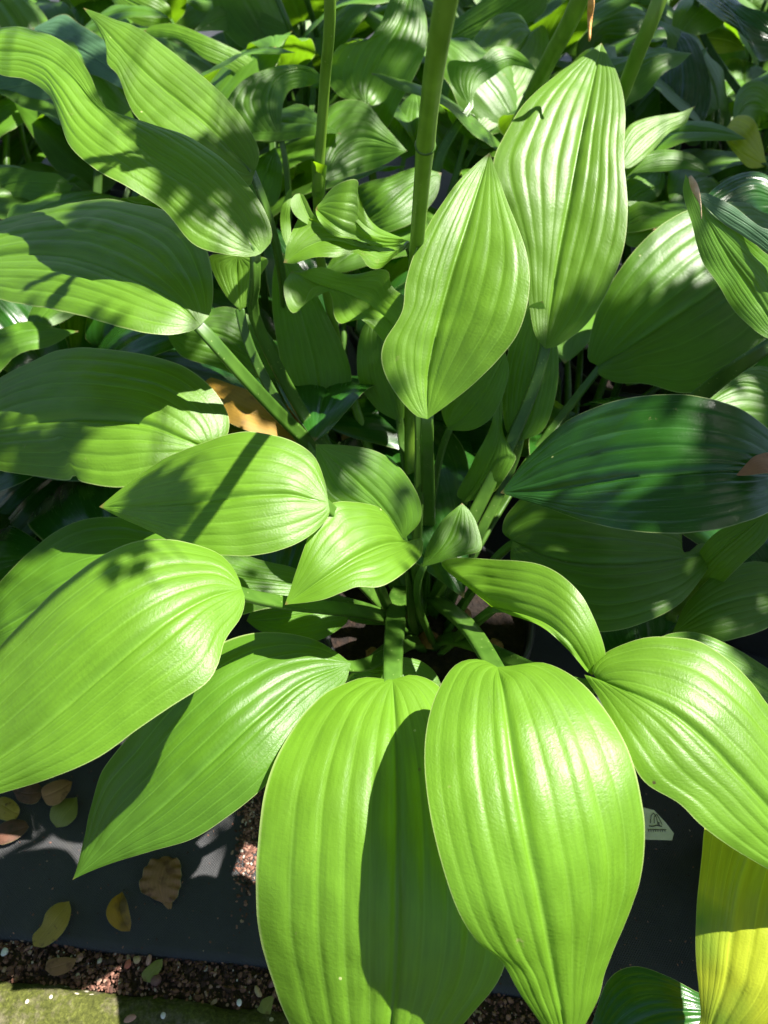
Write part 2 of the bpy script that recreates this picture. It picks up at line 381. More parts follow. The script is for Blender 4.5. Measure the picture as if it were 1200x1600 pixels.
# woven black ground cover
def fabric_mat():
    m, t = new_mat('woven_ground_cover'); g = NT(t)
    tc = g.n('ShaderNodeTexCoord'); mp = g.n('ShaderNodeMapping'); mp.inputs['Rotation'].default_value = (0, 0, R(-5.2)); g.l(tc.outputs['Object'], mp.inputs[0])
    sep = g.n('ShaderNodeSeparateXYZ'); g.l(mp.outputs[0], sep.inputs[0])
    x = g.math('MULTIPLY', sep.outputs[0], 640.0); y = g.math('MULTIPLY', sep.outputs[1], 640.0)
    fx = g.math('PINGPONG', x, 1.0); fy = g.math('PINGPONG', y, 1.0)
    chk = g.math('MODULO', g.math('ADD', g.math('FLOOR', x), g.math('FLOOR', y)), 2.0)
    chk = g.math('ABSOLUTE', chk)
    h = g.math('ADD', g.math('MULTIPLY', chk, g.math('SINE', g.math('MULTIPLY', fx, 3.14159))), g.math('MULTIPLY', g.math('SUBTRACT', 1.0, chk), g.math('SINE', g.math('MULTIPLY', fy, 3.14159))))
    n = g.n('ShaderNodeTexNoise', i_Scale=22.0, i_Detail=6.0, i_Roughness=0.65); g.l(tc.outputs['Object'], n.inputs['Vector'])
    n2 = g.n('ShaderNodeTexNoise', i_Scale=500.0, i_Detail=3.0); g.l(tc.outputs['Object'], n2.inputs['Vector'])
    c = g.ramp(n.outputs[0], [(0.3, (0.011, 0.012, 0.015)), (0.58, (0.023, 0.0245, 0.028)), (0.75, (0.045, 0.041, 0.036))])
    c = g.mix(g.math('MULTIPLY', n2.outputs[0], 0.5), c, (0.05, 0.047, 0.045))
    c = g.mix(g.math('MULTIPLY', h, 0.5), g.mix(0.35, c, (0.0, 0.0, 0.0)), c)
    p = g.n('ShaderNodeBsdfPrincipled', i_Roughness=0.5); p.inputs['Specular IOR Level'].default_value = 0.45
    g.l(c, p.inputs['Base Color'])
    b = g.n('ShaderNodeBump', i_Strength=0.6, i_Distance=0.0008); g.l(h, b.inputs['Height']); g.l(b.outputs[0], p.inputs['Normal'])
    out = g.n('ShaderNodeOutputMaterial'); g.l(p.outputs[0], out.inputs[0]); return m
M['fabric'] = fabric_mat()
def fy(x): return 0.173 - 0.091 * (x + 0.425)              # edge of the ground cover
def ky(x): return 0.134 - 0.093 * (x + 0.408)              # edge of the kerb
nx = 120
vs, fs = [], []
for i in range(nx + 1):
    x = -1.5 + 3.0 * i / nx
    e = fy(x) + 0.003 * noise.noise(Vector((x * 9, 0, 0)))
    for k, yy in enumerate([e, e + 0.002, e + 0.012, e + 0.03, e + 0.06] + [e + 0.1 + 0.08 * j for j in range(30)] + [6.0]):
        z = 0.001 + (0.0025 if k > 0 else -0.008) + (0.0045 * noise.noise(Vector((x * 6, yy * 6, 1.3))) + 0.0022 * noise.noise(Vector((x * 19, yy * 13, 4.3)))) * min(1, k / 4)
        vs.append(Vector((x * (1 if k < 35 else 2.5), yy, z)))
rowlen = 36
for i in range(nx):
    for k in range(rowlen - 1): fs.append((i * rowlen + k, (i + 1) * rowlen + k, (i + 1) * rowlen + k + 1, i * rowlen + k + 1))
tag(mesh_obj('ground_cover_fabric', from_data('ground_cover_fabric', vs, fs), M['fabric']), kind='structure')
# mossy concrete kerb
def kerb_mat():
    m, t = new_mat('mossy_concrete'); g = NT(t)
    tc = g.n('ShaderNodeTexCoord')
    n = g.n('ShaderNodeTexNoise', i_Scale=26.0, i_Detail=8.0, i_Roughness=0.7); g.l(tc.outputs['Object'], n.inputs['Vector'])
    n2 = g.n('ShaderNodeTexNoise', i_Scale=240.0, i_Detail=5.0, i_Roughness=0.7); g.l(tc.outputs['Object'], n2.inputs['Vector'])
    stone = g.ramp(n2.outputs[0], [(0.3, (0.07, 0.058, 0.038)), (0.6, (0.15, 0.13, 0.085)), (0.8, (0.28, 0.25, 0.18))])
    moss = g.ramp(n2.outputs[0], [(0.3, (0.028, 0.032, 0.006)), (0.55, (0.07, 0.078, 0.015)), (0.8, (0.16, 0.18, 0.035))])
    c = g.mix(g.math('MULTIPLY', g.math('SUBTRACT', n.outputs[0], 0.36), 7.0, clamp=True), stone, moss)
    vo = g.n('ShaderNodeTexVoronoi', i_Scale=130.0); g.l(tc.outputs['Object'], vo.inputs['Vector'])
    sc = g.n('ShaderNodeSeparateColor'); g.l(vo.outputs['Color'], sc.inputs[0])
    k = g.math('MULTIPLY', g.math('LESS_THAN', vo.outputs['Distance'], 0.3), g.math('GREATER_THAN', sc.outputs[0], 0.88))
    c = g.mix(k, c, (0.45, 0.40, 0.32))
    p = g.n('ShaderNodeBsdfPrincipled', i_Roughness=0.92); p.inputs['Specular IOR Level'].default_value = 0.2; g.l(c, p.inputs['Base Color'])
    b = g.n('ShaderNodeBump', i_Strength=0.9, i_Distance=0.003); g.l(n2.outputs[0], b.inputs['Height']); g.l(b.outputs[0], p.inputs['Normal'])
    out = g.n('ShaderNodeOutputMaterial'); g.l(p.outputs[0], out.inputs[0]); return m
M['kerb'] = kerb_mat()
vs, fs = [], []
nx = 260; prof = [(0.004, -0.05), (0.002, -0.004), (-0.004, 0.008), (-0.010, 0.0115)] + [(-0.014 - 0.006 * j, 0.012) for j in range(20)] + [(-0.145, 0.006), (-0.15, -0.012)]
for i in range(nx + 1):
    x = -1.3 + 2.6 * i / nx; y0 = ky(x)
    for (dy, z) in prof:
        q = Vector((x, y0 + dy, z)); k = noise.noise(q * 28) * 0.004 + noise.noise(q * 90) * 0.0022
        vs.append(q + Vector((0, k, k * (1 if z > 0 else 0))))
w = len(prof)
for i in range(nx):
    for k in range(w - 1): fs.append((i * w + k, i * w + k + 1, (i + 1) * w + k + 1, (i + 1) * w + k))
tag(mesh_obj('kerb', from_data('kerb', vs, fs), M['kerb']), kind='structure')

# gravel and bark chips along the kerb: nobody could count these
def chip(vs, fs, c, r, rnd, flat=0.6):
    base = len(vs)
    ico = [(0, 0, 1), (.89, 0, .45), (.28, .85, .45), (-.72, .53, .45), (-.72, -.53, .45), (.28, -.85, .45), (.72, .53, -.45), (-.28, .85, -.45), (-.89, 0, -.45), (-.28, -.85, -.45), (.72, -.53, -.45), (0, 0, -1)]
    fa = [(0, 1, 2), (0, 2, 3), (0, 3, 4), (0, 4, 5), (0, 5, 1), (1, 6, 2), (2, 7, 3), (3, 8, 4), (4, 9, 5), (5, 10, 1), (6, 7, 2), (7, 8, 3), (8, 9, 4), (9, 10, 5), (10, 6, 1), (11, 7, 6), (11, 8, 7), (11, 9, 8), (11, 10, 9), (11, 6, 10)]
    rot = Matrix.Rotation(rnd.uniform(0, 6.28), 3, 'Z') @ Matrix.Rotation(rnd.uniform(-.5, .5), 3, 'X')
    sx, sy = rnd.uniform(0.7, 1.5), rnd.uniform(0.5, 1.0)
    for p in ico:
        k = rnd.uniform(0.72, 1.15)
        vs.append(Vector(c) + rot @ Vector((p[0] * sx * r * k, p[1] * sy * r * k, p[2] * flat * r * k)))
    fs += [tuple(base + i for i in f) for f in fa]
rnd = random.Random(3)
vs, fs = [], []
for i in range(6500):
    x = rnd.uniform(-0.62, 0.62); t = rnd.random()
    y = ky(x) + 0.002 + (fy(x) - ky(x) + 0.004) * t
    r = rnd.choice([0.0008, 0.0012, 0.0015, 0.002, 0.0026, 0.0036]) * rnd.uniform(0.7, 1.2)
    chip(vs, fs, (x, y, -0.006 + 0.006 * rnd.random()), r, rnd)
for i in range(900):                                        # soil and chips swept up on the cover beside the pot
    a = rnd.gauss(0, 1); b = rnd.gauss(0, 1)
    p = at(392 + a * 9 - b * 6, 1290 + b * 55, 0.004)
    chip(vs, fs, (p.x, p.y, 0.0055), rnd.uniform(0.0008, 0.0028), rnd, 0.5)
for i in range(900):
    p = at(rnd.uniform(-50, 1200), rnd.uniform(1150, 1560), 0.004)
    if p.y < fy(p.x): continue
    chip(vs, fs, (p.x, p.y, 0.0055), rnd.uniform(0.0005, 0.0014), rnd, 0.5)
tag(mesh_obj('gravel', from_data('gravel', vs, fs, False), M['gravel']), 'reddish brown gravel and bark crumbs along the mossy kerb', 'gravel', kind='stuff')

# ================================================================== POTS
def lathe(name, prof, seg=48):
    vs, fs = [], []
    for (r, z) in prof:
        for k in range(seg):
            a = 2 * math.pi * k / seg; vs.append(Vector((r * math.cos(a), r * math.sin(a), z)))
    for i in range(len(prof) - 1):
        for k in range(seg):
            k2 = (k + 1) % seg; fs.append((i * seg + k, i * seg + k2, (i + 1) * seg + k2, (i + 1) * seg + k))
    return from_data(name, vs, fs)
def pot(c, r, h, label, group=None):
    t = empty('nursery_pot', (c[0], c[1], 0.004)); tag(t, label, 'pot', group)
    def add(nm, me, mt):
        o = bpy.data.objects.new(nm, me); C.objects.link(o); me.materials.append(M[mt]); o.parent = t; return o
    add('wall', lathe('pot_wall', [(0.0, 0.0), (r * 0.78, 0.0), (r * 0.8, 0.006), (r * 0.93, h * 0.86), (r * 0.935, h * 0.9)]), 'pot')
    add('rim', lathe('pot_rim', [(r * 0.93, h * 0.86), (r * 0.985, h * 0.865), (r, h * 0.9), (r, h * 0.985), (r * 0.985, h), (r * 0.955, h), (r * 0.945, h * 0.97), (r * 0.93, h * 0.80)]), 'pot')
    vs, fs = [Vector((0, 0, h * 0.87))], []
    rnd = random.Random(int(c[0] * 1000))
    for i in range(1, 11):
        for k in range(40):
            a = 2 * math.pi * k / 40; rr = r * 0.94 * i / 10
            vs.append(Vector((rr * math.cos(a), rr * math.sin(a), h * 0.86 + 0.006 * noise.noise(Vector((rr * math.cos(a), rr * math.sin(a), c[0])) * 60))))
    for k in range(40): fs.append((0, 1 + k, 1 + (k + 1) % 40))
    for i in range(9):
        for k in range(40):
            k2 = (k + 1) % 40; fs.append((1 + i * 40 + k, 1 + (i + 1) * 40 + k, 1 + (i + 1) * 40 + k2, 1 + i * 40 + k2))
    add('soil', from_data('pot_soil', vs, fs), 'soil')
    return t
CROWN = Vector((0.052, 0.47, 0.185))
pot(CROWN, 0.125, 0.20, 'black plastic nursery pot holding the big light green hosta with wavy centre leaves')

# ================================================================== THE MAIN HOSTA
def plant(label, crown, group=None, name='hosta_plant'):
    p = empty(name, crown); tag(p, label, 'plant', group); p['crown'] = tuple(crown); return p
A = plant('large light green hosta in the open middle, broad glossy ribbed leaves lit by sun', CROWN)
# --- the ring of big leaves in front
leaf(A, [(613, 1062, .37), (618, 1150, .385), (620, 1250, .385), (620, 1350, .37), (620, 1450, .345), (615, 1550, .31), (605, 1650, .27), (590, 1740, .225)],
     [(560, 1060), (500, 1090), (450, 1150), (415, 1230), (402, 1330), (400, 1400), (405, 1460), (425, 1530), (450, 1595), (500, 1670), (550, 1720)],
     [(650, 1055), (695, 1082), (745, 1160), (788, 1270), (803, 1380), (797, 1470), (780, 1530), (740, 1582), (690, 1640), (640, 1700)],
     face=.3, fold=10, arch=.13, pet=.0085, pet_px=[(640, 905, .19), (622, 935, .24), (617, 985, .31), (614, 1030, .355)])
leaf(A, [(777, 1042, .445), (787, 1090, .462), (800, 1180, .466), (820, 1300, .455), (845, 1420, .425), (865, 1520, .385), (880, 1600, .345), (886, 1650, .315)],
     [(748, 1029), (710, 1040), (680, 1090), (665, 1150), (665, 1220), (680, 1310), (710, 1410), (745, 1470), (782, 1500), (812, 1552), (840, 1592), (870, 1638)],
     [(800, 1040), (850, 1035), (900, 1060), (950, 1115), (985, 1180), (1003, 1250), (1008, 1310), (1000, 1380), (975, 1450), (950, 1510), (935, 1560), (915, 1600)],
     face=.3, fold=9, arch=.13, pet=.0075, pet_px=[(672, 930, .18), (700, 950, .26), (737, 985, .38)])
leaf(A, [(938, 1066, .43), (980, 1080, .445), (1050, 1115, .45), (1110, 1165, .445), (1190, 1250, .425), (1260, 1330, .39), (1340, 1425, .335)],
     [(925, 1048), (945, 1020), (1000, 998), (1050, 995), (1100, 1005), (1160, 1050), (1200, 1100), (1260, 1180), (1310, 1290)],
     [(913, 1054), (935, 1090), (957, 1135), (985, 1190), (1010, 1225), (1060, 1255), (1092, 1287), (1140, 1322), (1200, 1358), (1290, 1405)],
     face=.35, fold=12, arch=.13, pet=.006)
leaf(A, [(548, 1036, .35), (470, 1068, .365), (400, 1125, .37), (330, 1190, .36), (250, 1262, .335), (180, 1320, .305), (113, 1375, .27)],
     [(520, 1015), (480, 996), (430, 988), (380, 992), (320, 1020), (255, 1080), (205, 1145), (160, 1205), (140, 1270), (128, 1325), (119, 1360)],
     [(540, 1066), (512, 1100), (475, 1150), (440, 1200), (402, 1240), (350, 1280), (300, 1311), (240, 1329), (180, 1347), (140, 1362)],
     face=.3, fold=11, arch=.13, mat='mid', pet=.006)
leaf(A, [(378, 920, .47), (330, 932, .482), (270, 965, .49), (200, 1020, .485), (130, 1080, .47), (60, 1140, .45), (-30, 1205, .42), (-130, 1285, .38)],
     [(370, 898), (340, 865), (280, 845), (220, 845), (160, 868), (90, 918), (40, 968), (0, 1010), (-60, 1090), (-110, 1190)],
     [(383, 938), (376, 965), (352, 1000), (340, 1040), (320, 1070), (270, 1102), (215, 1140), (150, 1186), (80, 1216), (0, 1240), (-70, 1262)],
     face=.35, fold=8, arch=.13, pet=.006)
leaf(A, [(480, 915, .33), (400, 905, .345), (300, 890, .35), (200, 900, .345), (100, 930, .33), (0, 985, .30), (-50, 1020, .28)],
     [(465, 890), (400, 872), (330, 842), (240, 822), (180, 808), (120, 815), (60, 850), (0, 910), (-40, 980)],
     [(470, 940), (400, 955), (300, 985), (200, 1010), (100, 1020), (0, 1030)],
     face=.45, fold=8, mat='mid', pet=.0055)
leaf(A, [(513, 785, .475), (450, 772, .487), (380, 776, .487), (300, 785, .477), (220, 792, .455), (155, 792, .43)],
     [(508, 755), (492, 715), (460, 690), (410, 677), (370, 677), (320, 690), (260, 715), (200, 755)],
     [(514, 805), (490, 832), (450, 855), (400, 867), (360, 868), (300, 862), (240, 832), (190, 810)],
     face=.4, fold=9, arch=.13, pet=.0055)
leaf(A, [(322, 700, .44), (290, 688, .45), (220, 662, .46), (130, 655, .455), (40, 662, .435), (-70, 685, .40)],
     [(350, 690), (358, 655), (338, 615), (300, 580), (250, 560), (180, 547), (110, 545), (60, 560), (0, 590), (-50, 640)],
     [(320, 715), (290, 728), (250, 745), (190, 761), (127, 753), (117, 742), (108, 751), (60, 745), (0, 735), (-50, 715)],
     face=.4, fold=8, arch=.13, pet=.0055)
leaf(A, [(313, 508, .545), (270, 468, .56), (200, 432, .565), (120, 402, .562), (40, 396, .552), (-70, 412, .525)],
     [(330, 485), (332, 430), (315, 370), (280, 338), (220, 320), (160, 312), (80, 325), (0, 345), (-60, 385)],
     [(300, 517), (260, 523), (200, 515), (130, 495), (60, 480), (0, 468), (-50, 450)],
     face=.2, fold=4, arch=.12, pet=.0066, pet_px=[(630, 880, .18), (560, 780, .27), (485, 695, .37), (430, 640, .44), (370, 575, .50), (335, 535, .53)])
# --- leaves standing up at the back left
leaf(A, [(408, 396, .595), (350, 325, .625), (280, 268, .645), (210, 222, .66), (150, 165, .675), (100, 110, .69), (40, 82, .695), (-70, 78, .69)],
     [(424, 375), (415, 340), (385, 290), (340, 240), (290, 205), (230, 188), (170, 175), (140, 118), (110, 75), (60, 45), (0, 35)],
     [(392, 402), (350, 398), (300, 375), (255, 325), (200, 295), (150, 270), (110, 230), (90, 180), (75, 145), (40, 122), (0, 118)],
     face=.25, fold=4, arch=.10, pet=.006, wave=.004, wfreq=2, pet_px=[(640, 880, .18), (560, 780, .26), (470, 640, .40), (400, 500, .52), (400, 440, .57)])
leaf(A, [(398, 270, .60), (335, 205, .625), (270, 150, .645), (220, 108, .66), (180, 65, .676), (130, 12, .692)],
     [(405, 235), (382, 190), (350, 150), (320, 122), (270, 82), (220, 45), (180, 30)],
     [(385, 292), (330, 275), (260, 230), (215, 185), (200, 160), (185, 120), (168, 100), (165, 70), (150, 40)],
     face=.2, fold=-2, arch=.08, pet=.0055, crown=(-.16, .88, .12))
# --- the two upright leaves
leaf(A, [(668, 655, .485), (668, 590, .51), (682, 515, .54), (703, 435, .57), (733, 340, .602), (765, 238, .632)],
     [(648, 648), (615, 610), (597, 570), (600, 535), (628, 488), (634, 440), (650, 390), (680, 335), (715, 285), (745, 255)],
     [(700, 632), (740, 600), (780, 560), (810, 520), (825, 470), (827, 420), (815, 370), (795, 320), (780, 280)],
     face=.3, fold=-12, arch=.12, pet=.0062, pet_px=[(668, 905, .18), (669, 830, .27), (668, 750, .365), (667, 690, .455)])
leaf(A, [(852, 545, .455), (860, 480, .483), (872, 400, .52), (892, 300, .565), (915, 180, .612), (940, 67, .652)],
     [(835, 520), (825, 465), (815, 400), (795, 340), (776, 292), (771, 252), (790, 208), (820, 162), (870, 116), (915, 85)],
     [(872, 540), (915, 508), (948, 458), (974, 390), (981, 320), (975, 250), (977, 175), (966, 120)],
     face=.35, fold=-6, arch=.10, pet=.006)
# --- small leaves over the crown
leaf(A, [(640, 848, .40), (605, 850, .43), (560, 868, .445), (510, 900, .445), (445, 945, .43)],
     [(622, 838), (605, 806), (575, 788), (520, 786), (505, 805), (488, 825), (468, 875), (455, 915)],
     [(658, 842), (660, 865), (640, 888), (612, 908), (590, 917), (560, 916), (535, 925), (500, 938)],
     face=.4, fold=-10, arch=.10, pet=.0042, veins=5)
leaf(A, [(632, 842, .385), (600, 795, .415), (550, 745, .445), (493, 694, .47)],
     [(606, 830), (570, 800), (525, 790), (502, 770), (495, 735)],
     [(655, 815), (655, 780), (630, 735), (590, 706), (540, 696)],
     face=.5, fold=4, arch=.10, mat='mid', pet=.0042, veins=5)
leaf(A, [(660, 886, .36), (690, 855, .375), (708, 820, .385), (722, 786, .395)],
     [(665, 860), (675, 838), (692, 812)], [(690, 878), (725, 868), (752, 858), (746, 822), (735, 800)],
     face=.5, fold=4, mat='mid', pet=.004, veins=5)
# curled leaf right of the crown, its near half folded over the keel
leaf(A, [(768, 948, .40), (800, 955, .425), (850, 972, .44), (888, 1003, .44), (925, 1055, .42)],
     [(735, 920), (700, 893), (690, 878), (715, 870), (765, 872), (850, 886), (905, 925), (935, 980), (945, 1030)],
     [(790, 958), (815, 966), (850, 982), (885, 1012), (912, 1045)],
     face=.75, fold=-5, arch=.16, pet=.0052, veins=5, ribs=.6, wave=.003, wfreq=2.2, mat='light', pet_px=[(688, 1015, .195), (720, 990, .27), (755, 962, .36)])
# --- wavy leaves in the centre
leaf(A, [(639, 380, .555), (605, 396, .57), (562, 386, .582), (515, 376, .588), (480, 386, .585), (443, 411, .575)],
     [(613, 386), (578, 378), (534, 366), (508, 352), (472, 336), (462, 346), (451, 382)],
     [(627, 392), (610, 404), (592, 420), (572, 419), (555, 394), (525, 401), (490, 407)],
     face=.3, fold=-10, arch=.05, pet=.0042, wave=.003, wfreq=2.5, ribs=.6, veins=5, mat='light')
leaf(A, [(502, 362, .588), (484, 340, .600), (468, 302, .617)], [(472, 345), (458, 332), (454, 316), (460, 305)], [(508, 352), (490, 335), (480, 315), (474, 305)],
     face=.6, fold=-25, pet=0, ribs=.3, veins=3, mat='light')
leaf(A, [(639, 376, .56), (601, 380, .575), (560, 370, .59), (525, 354, .60), (493, 326, .606)],
     [(603, 371), (580, 362), (560, 345), (548, 315), (556, 289), (546, 283), (512, 295)],
     [(600, 388), (560, 380), (520, 364), (499, 346)],
     face=.55, fold=-14, arch=.08, pet=0, wave=.004, wfreq=2, ribs=.9, veins=5, mat='light')
leaf(A, [(447, 384, .57), (446, 350, .583), (450, 320, .597), (454, 293, .607)], [(440, 365), (438, 335), (447, 305)], [(455, 370), (453, 335), (456, 310)],
     face=.6, pet=0, veins=3, mat='light')
leaf(A, [(636, 374, .573), (605, 370, .587), (578, 358, .598), (552, 335, .606), (530, 314, .612)],
     [(612, 366), (588, 352), (570, 328), (560, 305), (556, 289)], [(608, 374), (580, 366), (558, 347), (538, 328)],
     face=.4, fold=-6, pet=0, ribs=.2, veins=3, mat='light')
leaf(A, [(646, 566, .475), (618, 512, .488), (580, 478, .495), (540, 458, .50), (490, 440, .505), (455, 424, .51)],
     [(616, 552), (587, 517), (563, 501), (534, 507), (521, 490), (517, 461), (505, 449), (487, 455), (473, 476), (457, 487), (447, 473), (445, 447)],
     [(646, 514), (649, 490), (639, 467), (612, 445), (606, 425), (580, 425), (540, 425), (500, 420)],
     face=.55, fold=-18, arch=.05, pet=.0045, wave=.004, wfreq=3.5, ribs=.7, veins=5, mat='light')
# --- dark leaves inside the clump
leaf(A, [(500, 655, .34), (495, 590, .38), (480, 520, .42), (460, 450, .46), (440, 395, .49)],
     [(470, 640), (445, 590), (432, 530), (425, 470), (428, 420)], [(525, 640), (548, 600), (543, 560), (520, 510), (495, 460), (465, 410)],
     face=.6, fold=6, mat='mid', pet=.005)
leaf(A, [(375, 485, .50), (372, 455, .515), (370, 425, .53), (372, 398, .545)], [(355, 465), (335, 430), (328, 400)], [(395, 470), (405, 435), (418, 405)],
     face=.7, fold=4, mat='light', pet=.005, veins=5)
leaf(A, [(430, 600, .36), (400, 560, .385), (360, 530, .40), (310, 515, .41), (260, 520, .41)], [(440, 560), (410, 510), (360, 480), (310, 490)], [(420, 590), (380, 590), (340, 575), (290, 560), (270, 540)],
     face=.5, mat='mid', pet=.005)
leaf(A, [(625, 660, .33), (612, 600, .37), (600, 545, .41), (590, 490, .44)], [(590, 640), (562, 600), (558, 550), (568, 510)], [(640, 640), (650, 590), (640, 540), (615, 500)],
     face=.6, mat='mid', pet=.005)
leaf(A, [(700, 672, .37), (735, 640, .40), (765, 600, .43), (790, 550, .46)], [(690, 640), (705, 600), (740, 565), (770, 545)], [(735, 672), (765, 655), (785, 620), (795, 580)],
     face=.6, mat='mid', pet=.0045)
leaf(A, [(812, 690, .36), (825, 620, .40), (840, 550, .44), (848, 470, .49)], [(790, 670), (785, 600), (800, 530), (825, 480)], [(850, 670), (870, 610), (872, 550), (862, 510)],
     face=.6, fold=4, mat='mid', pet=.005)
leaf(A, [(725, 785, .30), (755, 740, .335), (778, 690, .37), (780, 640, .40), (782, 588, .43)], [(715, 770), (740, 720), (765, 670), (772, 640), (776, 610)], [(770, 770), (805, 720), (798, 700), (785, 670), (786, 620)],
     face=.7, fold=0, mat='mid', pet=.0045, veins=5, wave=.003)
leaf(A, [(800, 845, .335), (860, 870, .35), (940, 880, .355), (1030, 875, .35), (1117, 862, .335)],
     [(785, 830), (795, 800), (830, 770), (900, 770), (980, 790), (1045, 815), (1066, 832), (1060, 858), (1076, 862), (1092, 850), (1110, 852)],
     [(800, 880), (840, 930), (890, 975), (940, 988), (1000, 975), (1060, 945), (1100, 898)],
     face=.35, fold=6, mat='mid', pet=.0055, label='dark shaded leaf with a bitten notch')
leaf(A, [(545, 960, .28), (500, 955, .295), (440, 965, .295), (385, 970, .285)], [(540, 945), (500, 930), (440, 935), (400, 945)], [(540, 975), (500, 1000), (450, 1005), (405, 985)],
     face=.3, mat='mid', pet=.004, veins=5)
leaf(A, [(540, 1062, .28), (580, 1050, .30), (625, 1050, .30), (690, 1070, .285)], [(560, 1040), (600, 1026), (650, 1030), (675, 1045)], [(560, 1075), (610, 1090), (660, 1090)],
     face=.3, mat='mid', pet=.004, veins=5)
# --- flower stalks with bracts and node rings
def stalk(pl, pts, r0, r1, top_len, mat='stalk', nodes=(), bract=None, spike=True, lean=None, seed=1):
    P = [at(*p) for p in pts]
    d = (P[-1] - P[-2]).normalized() if lean is None else Vector(lean).normalized()
    end = P[-1] + d * top_len
    P = P + [P[-1] + d * top_len * k for k in (0.34, 0.67, 1.0)]
    Q = cr(P, 60); n = len(Q)
    rad = [r0 + (r1 - r0) * i / (n - 1) for i in range(n)]
    for nd in nodes:
        k = int(nd * (n - 1))
        for j in range(-1, 2): rad[k + j] *= (1.10 if j == 0 else 1.04)
    o = mesh_obj('flower_stalk', tube('flower_stalk', Q, rad, 16), M[mat], pl)
    for nd in nodes:
        k = int(nd * (n - 1)); t = (Q[k + 1] - Q[k]).normalized()
        mesh_obj('node_ring', tube('node_ring', [Q[k] - t * .0012, Q[k], Q[k] + t * .0012], [rad[k] * 1.0, rad[k] * 1.14, rad[k] * 1.0], 16), M['stem'], o)
    rnd = random.Random(seed)
    if spike:                                              # drooping trumpet flowers on the upper third, beyond the frame
        for i in range(7):
            k = int((0.80 + 0.2 * i / 7) * (n - 1)); b = Q[min(k, n - 1)]
            a = rnd.uniform(0, 6.28); out = Vector((math.cos(a), math.sin(a), 0))
            p = [b, b + out * .012 + Vector((0, 0, .002)), b + out * .03 + Vector((0, 0, -.006)), b + out * .05 + Vector((0, 0, -.024)), b + out * .058 + Vector((0, 0, -.04))]
            mesh_obj('flower', tube('flower', p, [.0010, .0015, .0028, .0045, .0065], 8, cap=False), M['flower'], o)
    return o, Q, rad
M['flower'] = leaf_mat('hosta_flower', (0.55, 0.5, 0.58), (0.5, 0.45, 0.52), 0.6, tf=0.4, spots=False)
s1, Q1, r1 = stalk(A, [(640, 900, .18), (545, 600, .34), (503, 420, .49), (498, 355, .545), (497, 300, .60), (500, 240, .635), (508, 120, .70), (516, 0, .76)], .0062, .0038, .36, seed=3, lean=(.02, .06, .62))
s2, Q2, r2 = stalk(A, [(652, 890, .18), (642, 760, .27), (641, 640, .36), (645, 500, .48), (651, 390, .58), (668, 195, .72), (697, 0, .81)], .0072, .0055, .32, nodes=(.565,), spike=False, seed=5, lean=(.08, -.06, .5))
# bract clasping the thinner stalk
def bract(pl_o, b, axis, side, ln, rad):
    rows = []
    axis = axis.normalized(); s = axis.cross(side).normalized(); f = s.cross(axis).normalized()
    for i in range(11):
        u = i / 10; wdt = (1.0 - .15 * u) if u < .7 else max(.05, (1 - u) / .3 * .9)
        row = []
        for j in range(13):
            a = (-1 + 2 * j / 12) * 1.9 * wdt
            rr = rad * (1.22 + .5 * u * u + (.6 if u > .8 else 0) * (u - .8))
            row.append(b + axis * (ln * u - .006 * max(0, u - .75) * 4) + (f * math.cos(a) + s * math.sin(a)) * rr + f * (.006 * max(0, u - .7)))
        rows.append(row)
    mesh_obj('bract', grid_mesh('bract', rows, 12), M['light'], pl_o)
k = min(range(len(Q1)), key=lambda i: (Q1[i] - at(497, 300, .60)).length)
bract(s1, Q1[k], Q1[k + 2] - Q1[k], Vector((-.3, -1, .2)), .042, r1[k])

# ================================================================== THE RIGHT NEIGHBOUR
CR = Vector((0.57, 0.62, 0.20))
B = plant('dark glossy hosta with one big shaded leaf, right of the light green hosta', CR)
pot(CR, 0.125, 0.215, 'black plastic nursery pot under the dark glossy hosta')
leaf(B, [(1215, 742, .49), (1140, 735, .50), (1060, 738, .495), (980, 745, .48), (900, 760, .45), (840, 768, .425), (782, 770, .40)],
     [(1215, 690), (1190, 660), (1150, 635), (1080, 618), (1000, 620), (930, 636), (880, 663), (830, 710)],
     [(1215, 790), (1150, 820), (1080, 832), (1000, 830), (920, 816), (860, 796)],
     face=.35, fold=-8, arch=.06, mat='dark', pet=.007)
leaf(B, [(935, 572, .36), (985, 540, .39), (1050, 495, .42), (1110, 455, .44), (1180, 400, .46), (1235, 350, .47)],
     [(918, 558), (935, 480), (980, 405), (1035, 350), (1095, 322), (1160, 315), (1190, 330)],
     [(935, 585), (965, 598), (1010, 600), (1070, 615), (1130, 600), (1190, 560), (1230, 480), (1245, 410)],
     face=.55, fold=-4, arch=.06, mat='mid', pet=.0055, crown=CROWN)
leaf(B, [(1222, 530, .51), (1180, 465, .54), (1140, 405, .575), (1105, 345, .605), (1071, 272, .64)],
     [(1190, 525), (1145, 480), (1112, 432), (1092, 390), (1076, 340), (1068, 300)],
     [(1250, 510), (1250, 440), (1205, 400), (1160, 368), (1125, 345), (1090, 305)],
     face=.6, fold=4, mat='mid', pet=.0072, pet_px=[(1010, 690, .36), (1095, 618, .43), (1150, 575, .475), (1195, 545, .50)], veins=6, wave=.002)
leaf(B, [(1245, 430, .56), (1210, 385, .585), (1160, 345, .605), (1085, 305, .625)], [(1240, 440), (1205, 400), (1160, 368), (1125, 345)], [(1240, 370), (1190, 355), (1150, 325), (1105, 302)],
     face=.7, mat='blue', pet=0, veins=4)
leaf(B, [(1240, 640, .40), (1200, 610, .415), (1150, 600, .42), (1090, 640, .41)], [(1210, 580), (1170, 575), (1120, 605)], [(1230, 680), (1180, 680), (1130, 670)], face=.4, mat='mid', pet=.005)
